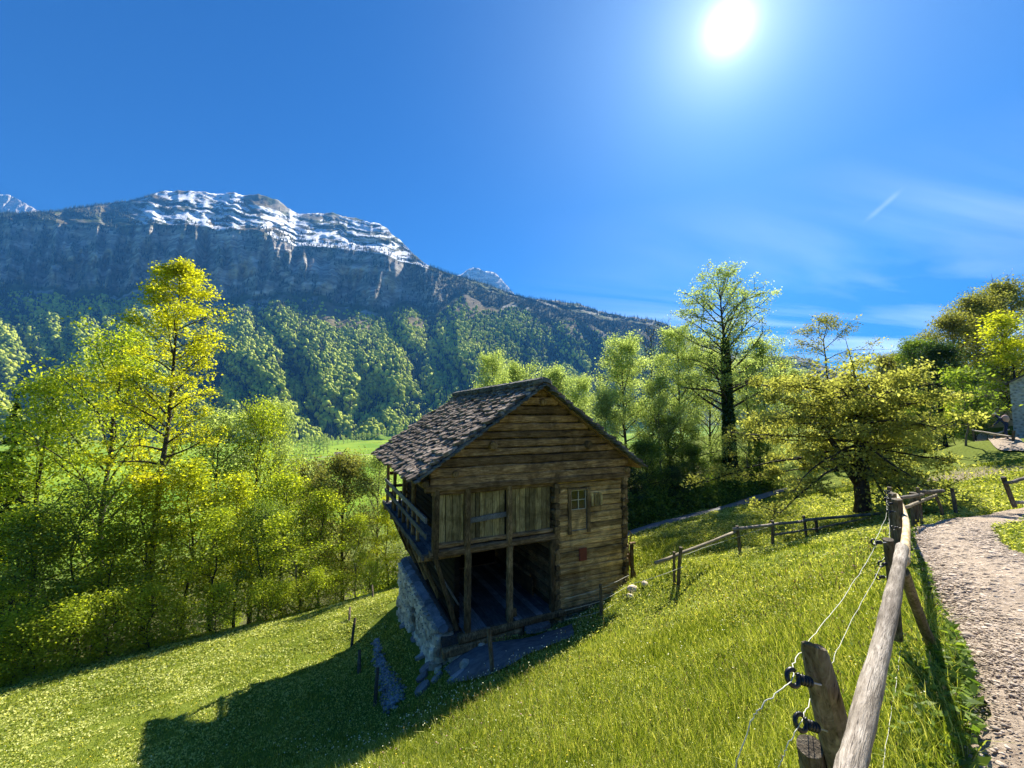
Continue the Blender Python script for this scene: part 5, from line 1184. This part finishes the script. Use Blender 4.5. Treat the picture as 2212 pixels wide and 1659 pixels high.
# insulators and cords
cI = []
def ins(u, v, d_, du, dv, s=1.0):
    a = P(u, v, d_); e = P(u + du, v + dv, d_ - .02 * s); return insulator('insulator', pf, loc(a), (e - a), s)
cI.append(ins(1768, 1478, 1.29, -100, -26, .92)); cI.append(ins(1782, 1578, 1.33, -100, -34, .92))
cI.append(ins(1911, 1172, 2.95, -100, -3, .8)); cI.append(ins(1924, 1219, 3.0, -100, -3, .75)); cI.append(ins(1916, 1246, 3.2, -100, 2, .75))
for (u, v, d_) in ((1926, 1062, 7.0), (1928, 1069, 7), (1928, 1078, 6.2), (1932, 1088, 6.0), (1934, 1105, 5.9), (1945, 1140, 5.4)): cI.append(ins(u, v, d_, -100, 4, 1.0))
def cord(pts, r_=.0022, name='cord', parent=pf, tgt=loc, mat=WIRE):
    P3 = resamp([tuple(p) for p in pts], max(14, len(pts) * 9)); P3[1:-1] += rng.normal(0, .002, (len(P3) - 2, 3)); m = MB(); m.tube([tgt(p) for p in P3], r_, 5, 0, r=.6); return m.build(name, mat, parent, True)
wl = lambda c: c + pf_loc
cord([P(1588, 1662, 1.22), P(1622, 1560, 1.21), P(1650, 1520, 1.2), wl(cI[0]), P(1715, 1430, 1.5), P(1760, 1370, 2.0), P(1830, 1280, 2.5), P(1888, 1185, 2.9), wl(cI[2]), P(1899, 1150, 4.2), P(1915, 1110, 6), wl(cI[6])], .0017)
cord([P(1680, 1662, 1.28), P(1700, 1615, 1.27), wl(cI[1]), P(1745, 1525, 1.5), P(1790, 1445, 2.0), P(1840, 1340, 2.4), P(1900, 1230, 2.9), wl(cI[3]), P(1920, 1180, 4.2), P(1921, 1130, 5.8), wl(cI[8])], .0015)
cord([P(1905, 1662, 1.9), P(1925, 1540, 2.3), P(1940, 1450, 2.7), P(1945, 1405, 3.0)], .0013)
# meadow fence
mf = empty('meadow_fence', gp(*on(1600, 1198, 8, 20)[:2])); tag(mf, 'low round pole fence crossing the meadow from the corner post down towards the barn', 'fence'); ml = mf.location.copy()
lm = lambda p: Vector(p) - ml
mposts = [(1456, 1192, 1456, 1252, 10.6, .036), (1471, 1182, 1463, 1262, 10.4, .042), (1592, 1136, 1600, 1197, 12.2, .048), (1669, 1125, 1669, 1188, 13, .046), (1736, 1114, 1743, 1165, 13.8, .045), (1762, 1121, 1765, 1147, 14.0, .05), (1909, 1104, 1911, 1116, 14.0, .05)]
for (u0, v0, u1, v1, d_, r_) in mposts:
    a = P(u0, v0, d_); e = P(u1, v1, d_); m = MB(); m.tube([lm(a), lm(a.lerp(e, .5)), lm((e.x, e.y, min(e.z, Hz(e.x, e.y)) - .25))], r_, 10, .05, r=.3); m.build('post', POST, mf)
for (u0, v0, d0, u1, v1, d1, r_, mt) in ((1415, 1217, 10.3, 1588, 1149, 12.1, .045, POST2), (1585, 1143, 12.1, 1740, 1125, 13.8, .05, RAIL), (1736, 1124, 13.7, 1912, 1108, 14.0, .05, RAIL), (1673, 1155, 13, 1768, 1141, 14, .038, POST2), (1764, 1141, 14, 1912, 1112, 14.1, .035, POST2)):
    m = MB(); pole(m, lm(P(u0, v0, d0)), lm(P(u1, v1, d1)), r_, r_ * .9); orient(m.build('rail', mt, mf, True), P(u1, v1, d1) - P(u0, v0, d0))
cord([P(1475, 1200, 10.4), P(1530, 1180, 11.2), P(1600, 1158, 12.1), P(1669, 1135, 13)], .004, 'cord', mf, lm)
cord([P(1474, 1225, 10.4), P(1420, 1245, 10), P(1362, 1262, 10.2)], .004, 'cord', mf, lm)
# fence at the right edge
rf = empty('path_fence', gp(*on(2190, 1090, 6, 25)[:2])); tag(rf, 'short piece of pole fence at the right edge of the photo across the path', 'fence'); rl0 = rf.location.copy(); lr = lambda p: Vector(p) - rl0
m = MB(); m.tube([lr(P(2167, 1030, 10.5)), lr(P(2178, 1060, 10.5)), lr(P(2192, 1095, 10.5))], .05, 10, .05, r=.3); m.build('post', POST, rf)
m = MB(); pole(m, lr(P(2174, 1044, 10.4)), lr(P(2260, 1020, 11.2)), .045); m.build('rail', RAIL, rf, True)
m = MB(); pole(m, lr(P(2190, 1086, 10.6)), lr(P(2260, 1082, 11.4)), .045); m.build('rail', RAIL, rf, True)
m = MB(); m.tube([lr(P(2258, 1012, 11.3)), lr(P(2266, 1080, 11.3))], .05, 8, .05, r=.3); m.build('post', POST, rf)
# far fence by the house
ff = empty('upper_fence', gp(*on(2100, 955, 15, 50)[:2])); tag(ff, 'thin pole fence beside the upper path in front of the cream house', 'fence'); f0 = ff.location.copy(); lf = lambda p: Vector(p) - f0
for (u0, v0, u1, v1, d_, r_) in ((2101, 928, 2104, 952, 27, .05), (2190, 930, 2188, 966, 24, .07), (2148, 940, 2149, 955, 26, .05)):
    a = P(u0, v0, d_); e = P(u1, v1, d_); m = MB(); m.tube([lf(a), lf((e.x, e.y, Hz(e.x, e.y) - .2))], r_, 8, .05, r=.3); m.build('post', POST, ff)
m = MB(); pole(m, lf(P(2101, 930, 27)), lf(P(2192, 945, 24)), .06); m.build('rail', RAIL, ff, True)
m = MB(); pole(m, lf(P(2140, 940, 27)), lf(P(2180, 928, 28)), .05); m.build('rail', RAIL, ff, True)
# wire fence in front of the barn
bf = empty('wire_fence', on(1065, 1456, 7, 12)); tag(bf, 'wire fence with two wooden posts along the bank in front of the barn', 'fence'); b0 = bf.location.copy(); lb_ = lambda p: Vector(p) - b0
for (u0, v0, u1, v1, d_, r_) in ((1055, 1356, 1066, 1458, 9.1, .05), (1297, 1263, 1300, 1328, 10.6, .045)):
    a = P(u0, v0, d_); e = P(u1, v1, d_); m = MB(); m.tube([lb_(a), lb_(a.lerp(e, .5)), lb_((e.x, e.y, min(Hz(e.x, e.y), e.z) - .2))], [r_ * .9, r_, r_], 9, .07, r=.4); m.build('post', POST, bf)
for v0, v1, v2 in ((1271, 1243, 1300), (1298, 1265, 1325), (1320, 1284, 1345)):
    cord([P(1358, v1, 11.6), P(1298, v0, 10.6), P(1220, v2 - 6, 10.1)], .004, 'wire', bf, lb_)
# single posts around the lower meadow
SP = [(756, 1312, 754, 1345, 17.5, .05, 'fence post farther up, left of the tall one beside the barn shadow'), (767, 1335, 758, 1400, 14.8, .055, 'tall dark fence post at the tip of the barn shadow edge'), (777, 1405, 775, 1460, 13.2, .055, 'fence post standing in the barn shadow left of the drain stones'),
      (816, 1442, 809, 1533, 10.6, .05, 'nearest shaded fence post right of the drain stones'), (804, 1264, 806, 1292, 23, .045, 'thin fence post with wires at the wood edge left of the gallery'), (597, 1283, 597, 1328, 22.5, .06, 'lone dark fence post in the middle of the wood edge'),
      (318, 1346, 317, 1387, 20.5, .06, 'second fence post from the left along the wood edge'), (65, 1399, 61, 1452, 19, .06, 'leftmost fence post along the wood edge')]
for (u0, v0, u1, v1, d_, r_, lb) in SP:
    g = on(u1, v1, 8, 60); d_ = g.y; a = P(u0, v0, d_); m = MB(); m.tube([a, a.lerp(g, .5), g + Vector((0, 0, -.25))], [r_ * .9, r_, r_], 9, .07, r=.25); o = m.build('fence_post', POST); tag(o, lb, 'post', 'posts around the lower meadow')

# ------------------------------------------------------------------ grass, flowers, undergrowth
def excluded(x, y, pad=0):
    ex = inpoly(x, y, PPOLY) | inpoly(x, y, BARNP) | inpoly(x, y, YARD)
    return ex
RD = list(map(tuple, resamp([p[:2] for p in rl], 30))) + list(map(tuple, resamp([p[:2] for p in rr_], 30)[::-1]))
def blades(n, r0, r1, pw, wmin, wk, hlo, hhi, seed):
    g = np.random.default_rng(seed); r = (r0 ** pw + g.random(n) * (r1 ** pw - r0 ** pw)) ** (1 / pw); a = g.uniform(-1.02, 1.02, n)
    x = r * np.sin(a); y = r * np.cos(a)
    k = ~excluded(x, y) & ~inpoly(x, y, RD) & ~(below_tl(x, y - .6))
    # thinner on worn soil
    q = x * .678 - y * .735
    k &= ~((np.abs(q - .0) < .16) & (g.random(n) < .5))
    k &= ~((gauss(x, y, p1, 1.5) > .35) & (g.random(n) < .75)) & ~((gauss(x, y, p2, .35) > .4) & (g.random(n) < .6))
    x, y, r = x[k], y[k], r[k]; n = len(x); z = H(x, y)
    left_ = sstep(-2, -6, x); lush = fbm(x * .55, y * .55, 61); h = (hlo + (hhi - hlo) * g.random(n) ** 1.6) * (1 - .62 * left_) * (.22 + 1.55 * lush)
    pathd = np.clip((q + .0) * -1, -9, 9); h *= np.where(x > 6, .5, 1)
    w_ = np.maximum(wmin, wk * r) * g.uniform(.6, 1.3, n); yaw = g.uniform(0, 6.28, n); lx, ly = g.normal(0, .42, n), g.normal(0, .42, n)
    patch = fbm(x * .9, y * .9, 71); tone = np.clip(.0 + .50 * patch + .36 * fbm(x * .22, y * .22, 171) + g.normal(0, .27, n), 0, 1)
    tone = np.where(g.random(n) < .06, 1.0, tone)
    return x, y, z, r, h, w_, yaw, lx, ly, tone
x, y, z, r, h, w_, yaw, lx, ly, tone = blades(360000, .9, 9, 1.15, .0024, .0007, .045, .20, 1)
cx, cy = np.cos(yaw) * w_, np.sin(yaw) * w_; b0_ = np.stack([x - cx, y - cy, z - .01], 1); b1_ = np.stack([x + cx, y + cy, z - .01], 1)
mx, my = x + lx * h * .35, y + ly * h * .35; m0 = np.stack([mx - cx * .7, my - cy * .7, z + h * .6], 1); m1_ = np.stack([mx + cx * .7, my + cy * .7, z + h * .6], 1); tp_ = np.stack([x + lx * h, y + ly * h, z + h * .95], 1)
V = np.stack([b0_, b1_, m1_, m0, tp_], 1).reshape(-1, 3); i5 = (np.arange(len(x)) * 5)[:, None]
o = npmesh('near_grass', V, [i5 + np.array([[0, 1, 2, 3]]), i5 + np.array([[3, 2, 4]])], GRASSM, rnd=np.concatenate([tone, tone])); tag(o, 'tall spring meadow grass on the bank beside the fence', 'grass', kind='stuff')
x, y, z, r, h, w_, yaw, lx, ly, tone = blades(640000, 7.5, 34, 1.3, .004, .00085, .05, .18, 2)
cx, cy = np.cos(yaw) * w_, np.sin(yaw) * w_
V = np.stack([np.stack([x - cx, y - cy, z - .01], 1), np.stack([x + cx, y + cy, z - .01], 1), np.stack([x + lx * h, y + ly * h, z + h], 1)], 1).reshape(-1, 3)
o = npmesh('meadow_grass', V, (np.arange(len(x)) * 3)[:, None] + np.array([[0, 1, 2]]), GRASSM, rnd=tone); tag(o, 'short sunlit grass covering the sloping meadows around the barn', 'grass', kind='stuff')
def herbs(n, r0, r1, seed):
    g = np.random.default_rng(seed); r = (r0 ** 1.2 + g.random(n) * (r1 ** 1.2 - r0 ** 1.2)) ** (1 / 1.2); a_ = g.uniform(-1.02, 1.02, n); x = r * np.sin(a_); y = r * np.cos(a_)
    k = ~excluded(x, y) & ~inpoly(x, y, RD) & ~below_tl(x, y - .6) & (fbm(x * 1.3, y * 1.3, 83) > .40); x, y, r = x[k], y[k], r[k]; n = len(x)
    z = H(x, y) + g.uniform(.02, .15, n) * (1 - .6 * sstep(-2, -6, x)); p = np.stack([x, y, z], 1)
    nm = g.normal(0, .75, (n, 3)); nm[:, 2] = 1; nm /= np.linalg.norm(nm, axis=1)[:, None]; a = np.cross(nm, g.normal(0, 1, (n, 3))); a /= np.linalg.norm(a, axis=1)[:, None]; b = np.cross(nm, a)
    s = (np.maximum(.006, .0019 * r) * g.uniform(.5, 1.35, n))[:, None]
    V = np.stack([p - a * s, p + b * s * .6, p + a * s, p - b * s * .6], 1).reshape(-1, 3)
    tone = np.clip(.42 + .6 * fbm(x * .8, y * .8, 71) + g.normal(0, .28, n), 0, 1)
    tag(npmesh('meadow_herbs', V, (np.arange(n) * 4)[:, None] + np.array([[0, 1, 2, 3]]), GRASSM, rnd=tone), 'small clover and herb leaves between the grass of the meadow', 'herbs', kind='stuff')
herbs(430000, 1.0, 30, 17)
# broad leaved weeds and ferns along the path edge
def weeds():
    g = np.random.default_rng(12); s = g.uniform(.6, 8.5, 5200); t = resamp(LE[1:], 400); ii = (s / 8.5 * 230).astype(int); base_ = t[ii]
    off = -np.abs(g.normal(0, .22, len(s))) + .06; x = base_[:, 0] + off * .68; y = base_[:, 1] - off * .73; n = len(x); z = H(x, y) + g.uniform(.02, .13, n)
    p = np.stack([x, y, z], 1); nm = g.normal(0, .6, (n, 3)); nm[:, 2] = 1; nm /= np.linalg.norm(nm, axis=1)[:, None]; a = np.cross(nm, g.normal(0, 1, (n, 3))); a /= np.linalg.norm(a, axis=1)[:, None]; b = np.cross(nm, a); ss = g.uniform(.012, .032, n)[:, None]
    V = np.stack([p - a * ss * 1.5, p + b * ss * .6, p + a * ss * 1.5, p - b * ss * .6], 1).reshape(-1, 3)
    o = npmesh('path_edge_weeds', V, (np.arange(n) * 4)[:, None] + np.array([[0, 1, 2, 3]]), GREEN, rnd=g.random(n)); tag(o, 'leafy weeds growing along the grassy edge of the footpath', 'weeds', kind='stuff')
weeds()
def flowers(name, col, n, seed, r0, r1, size, hh0, hh1, label, amin=-1.0, amax=1.0, thr=.5, sd=5):
    g = np.random.default_rng(seed); r = (r0 ** 1.4 + g.random(n) * (r1 ** 1.4 - r0 ** 1.4)) ** (1 / 1.4); a = g.uniform(amin, amax, n); x = r * np.sin(a); y = r * np.cos(a)
    k = ~excluded(x, y) & ~inpoly(x, y, RD) & ~below_tl(x, y - .4) & (fbm(x * .5, y * .5, sd) > thr); x, y, r = x[k], y[k], r[k]; n = len(x)
    hf = np.where(x < -3, .5, 1.0); z = H(x, y) + g.uniform(hh0, hh1, n) * hf; s = size * g.uniform(.6, 1.2, n) * np.clip(r / 6, .7, 1.7)
    V, Fc, rr1 = scatter('', None, IV1 * np.array([1, 1, .55]), IF1, np.stack([x, y, z], 1), np.stack([s, s, s], 1), g.uniform(0, 6, n), g.random(n), None, .2)
    o = npmesh(name, V, Fc, col, rnd=rr1); tag(o, label, 'flowers', kind='stuff')
YEL = leafmat('yellow petals', (.75, .60, .04), (.85, .72, .06), (.95, .85, .15), .3); WHF = leafmat('white petals', (.8, .8, .72), (.9, .9, .85), (.95, .95, .9), .3, 1.6); PNK = leafmat('pink petals', (.45, .20, .28), (.6, .3, .38), (.75, .5, .5), .3)
flowers('yellow_flowers', YEL, 2600, 3, 2, 30, .010, .10, .2, 'small yellow buttercups scattered through the meadow', thr=.48)
flowers('white_flowers', WHF, 1500, 4, 3.0, 26, .007, .14, .28, 'small white flower heads scattered through the meadow', thr=.46, sd=15)
flowers('pink_flowers', PNK, 500, 6, 2, 9, .011, .08, .16, 'pink clover heads in the near grass', thr=.55, sd=25)
def bankflowers():
    g = np.random.default_rng(44); P0 = []
    for (u, v) in ((600, 1640), (700, 1640), (800, 1630), (870, 1600), (940, 1560), (1000, 1525), (1060, 1480), (1130, 1430), (1200, 1390), (1260, 1355), (1320, 1320)): P0.append(tuple(on(u, v, 4, 14)[:2]))
    q = resamp(P0, 260) + g.normal(0, .38, (260, 2)); n = len(q); h = g.uniform(.18, .42, n); z = H(q[:, 0], q[:, 1]); s = g.uniform(.007, .013, n)
    ok = ~inpoly(q[:, 0], q[:, 1], YARD); q, h, z, s = q[ok], h[ok], z[ok], s[ok]; n = len(q)
    V, Fc, r1 = scatter('', None, IV1, IF1, np.column_stack([q, z + h]), np.stack([s, s, s * .8], 1), g.uniform(0, 6, n), g.random(n), None, .2)
    tag(npmesh('seed_heads', V, Fc, WHF, rnd=r1), 'pale seed heads standing out along the crest of the bank in front of the barn', 'flowers', kind='stuff')
    x, y = q[:, 0], q[:, 1]; w_ = .0022; V = np.stack([np.stack([x - w_, y, z], 1), np.stack([x + w_, y, z], 1), np.stack([x, y, z + h], 1)], 1).reshape(-1, 3)
    tag(npmesh('seed_stalks', V, (np.arange(n) * 3)[:, None] + np.array([[0, 1, 2]]), GRASSM, rnd=g.random(n)), 'thin stalks of the seed heads along the crest of the bank', 'stalks', kind='stuff')
bankflowers()
def seedgrass():
    g = np.random.default_rng(54); r = (1.6 ** 1.3 + g.random(1500) * (11 ** 1.3 - 1.6 ** 1.3)) ** (1 / 1.3); a = g.uniform(-.25, .85, 1500); x = r * np.sin(a); y = r * np.cos(a)
    k = ~excluded(x, y) & (fbm(x * .7, y * .7, 133) > .47); x, y, r = x[k], y[k], r[k]; n = len(x); z = H(x, y); h = g.uniform(.16, .34, n); lx, ly = g.normal(0, .07, n), g.normal(0, .07, n)
    w_ = np.maximum(.0011, .00035 * r); tip = np.stack([x + lx, y + ly, z + h], 1)
    V = np.stack([np.stack([x - w_, y, z], 1), np.stack([x + w_, y, z], 1), tip], 1).reshape(-1, 3); f = (np.arange(n) * 3)[:, None] + np.array([[0, 1, 2]])
    s = np.maximum(.0035, .0009 * r); V2, F2, r2 = scatter('', None, IV1, IF1, tip, np.stack([s, s, s * 3.4], 1), g.uniform(0, 6, n), g.random(n), None, .2)
    o = npmesh('flowering_grass', np.concatenate([V, V2]), np.concatenate([f, F2 + len(V)]), SEED, rnd=np.concatenate([g.random(n), r2])); tag(o, 'tall thin grass stalks with brownish seed spikes on the near bank', 'grass', kind='stuff')
SEED = leafmat('seed spikes', (.25, .20, .10), (.42, .36, .18), (.62, .55, .32), .4)
seedgrass()
# undergrowth inside the woods
def under(name, poly_pts, n, hmax, mat, label, size=.09, seed=5):
    g = np.random.default_rng(seed); x = g.uniform(poly_pts[0], poly_pts[1], n); y = g.uniform(poly_pts[2], poly_pts[3], n); return x, y, g
g = np.random.default_rng(15); n = 75000
tx = np.array([p[0] for p in TL]); ty = np.array([p[1] for p in TL]); x = g.uniform(tx[0] + 6, tx[-1], n); y = np.interp(x, tx, ty) + np.abs(g.normal(0, 2.2, n)) + .15
cl_ = fbm(x * .6, y * .6, 99); hmx = (.6 + 3.0 * sstep(.35, .7, cl_)) * np.clip((y - np.interp(x, tx, ty)) / 1.2, .25, 1); z = H(x, y) + g.random(n) ** 1.4 * hmx
p = np.stack([x, y, z], 1); nm = g.normal(0, 1, (n, 3)); nm[:, 2] = np.abs(nm[:, 2]) + .3; nm /= np.linalg.norm(nm, axis=1)[:, None]; a = np.cross(nm, g.normal(0, 1, (n, 3))); a /= np.linalg.norm(a, axis=1)[:, None]; bb = np.cross(nm, a); ss = g.uniform(.04, .085, n)[:, None]
tag(npmesh('wood_undergrowth', np.stack([p - a * ss * 1.3, p + bb * ss * .8, p + a * ss * 1.3, p - bb * ss * .8], 1).reshape(-1, 3), (np.arange(n) * 4)[:, None] + np.array([[0, 1, 2, 3]]), LIME, rnd=np.clip(g.random(n) * .8, 0, 1)),
    'tangled leafy undergrowth along the foot of the left wood', 'undergrowth', kind='stuff')
n = 45000; tq = g.random(n); rq = resamp([tuple(p[:2]) for p in rr_], 200)[(tq * 199).astype(int)]; q = rq + np.column_stack([g.normal(0, .3, n) - .15 * 1, .3 + np.abs(g.normal(0, 2.6, n))])
z = H(q[:, 0], q[:, 1]) + g.random(n) ** 1.3 * 2.4 * (.25 + fbm(q[:, 0] * .5, q[:, 1] * .5, 44)) * np.clip((q[:, 1] - rq[:, 1]) / 1.0, .2, 1)
p = np.column_stack([q, z]); nm = g.normal(0, 1, (n, 3)); nm[:, 2] = np.abs(nm[:, 2]) + .3; nm /= np.linalg.norm(nm, axis=1)[:, None]; a = np.cross(nm, g.normal(0, 1, (n, 3))); a /= np.linalg.norm(a, axis=1)[:, None]; bb = np.cross(nm, a); ss = g.uniform(.05, .1, n)[:, None]
tag(npmesh('roadside_undergrowth', np.stack([p - a * ss * 1.3, p + bb * ss * .8, p + a * ss * 1.3, p - bb * ss * .8], 1).reshape(-1, 3), (np.arange(n) * 4)[:, None] + np.array([[0, 1, 2, 3]]), GREEN, rnd=g.random(n)),
    'shady green undergrowth behind the asphalt road', 'undergrowth', kind='stuff')

# ------------------------------------------------------------------ haze
m, Nn, Lk = mat_new('haze'); pv = Nn.new('ShaderNodeVolumePrincipled'); pv.inputs['Color'].default_value = (.09, .38, 1.0, 1); pv.inputs['Density'].default_value = .000078; pv.inputs['Anisotropy'].default_value = .15
o_ = Nn.new('ShaderNodeOutputMaterial'); Lk.new(pv.outputs[0], o_.inputs['Volume'])
hz = MB(); hz.box((0, 3000, 900), (13000, 13000, 1)); 
me = bpy.data.meshes.new('haze'); zl, zh = -62.5, 3000
zl = min(float(GZ.min()), -2000) - 1
zh = float(max(V3[..., 2].max(), 2900)) + 50
vv = [(-6400, -3400, zl), (6400, -3400, zl), (6400, 9600, zl), (-6400, 9600, zl), (-6400, -3400, zh), (6400, -3400, zh), (6400, 9600, zh), (-6400, 9600, zh)]
me.from_pydata(vv, [], [(3, 2, 1, 0), (4, 5, 6, 7), (0, 1, 5, 4), (1, 2, 6, 5), (2, 3, 7, 6), (3, 0, 4, 7)]); me.materials.append(m)
ho = bpy.data.objects.new('haze', me); COL.objects.link(ho); tag(ho, kind='stuff')
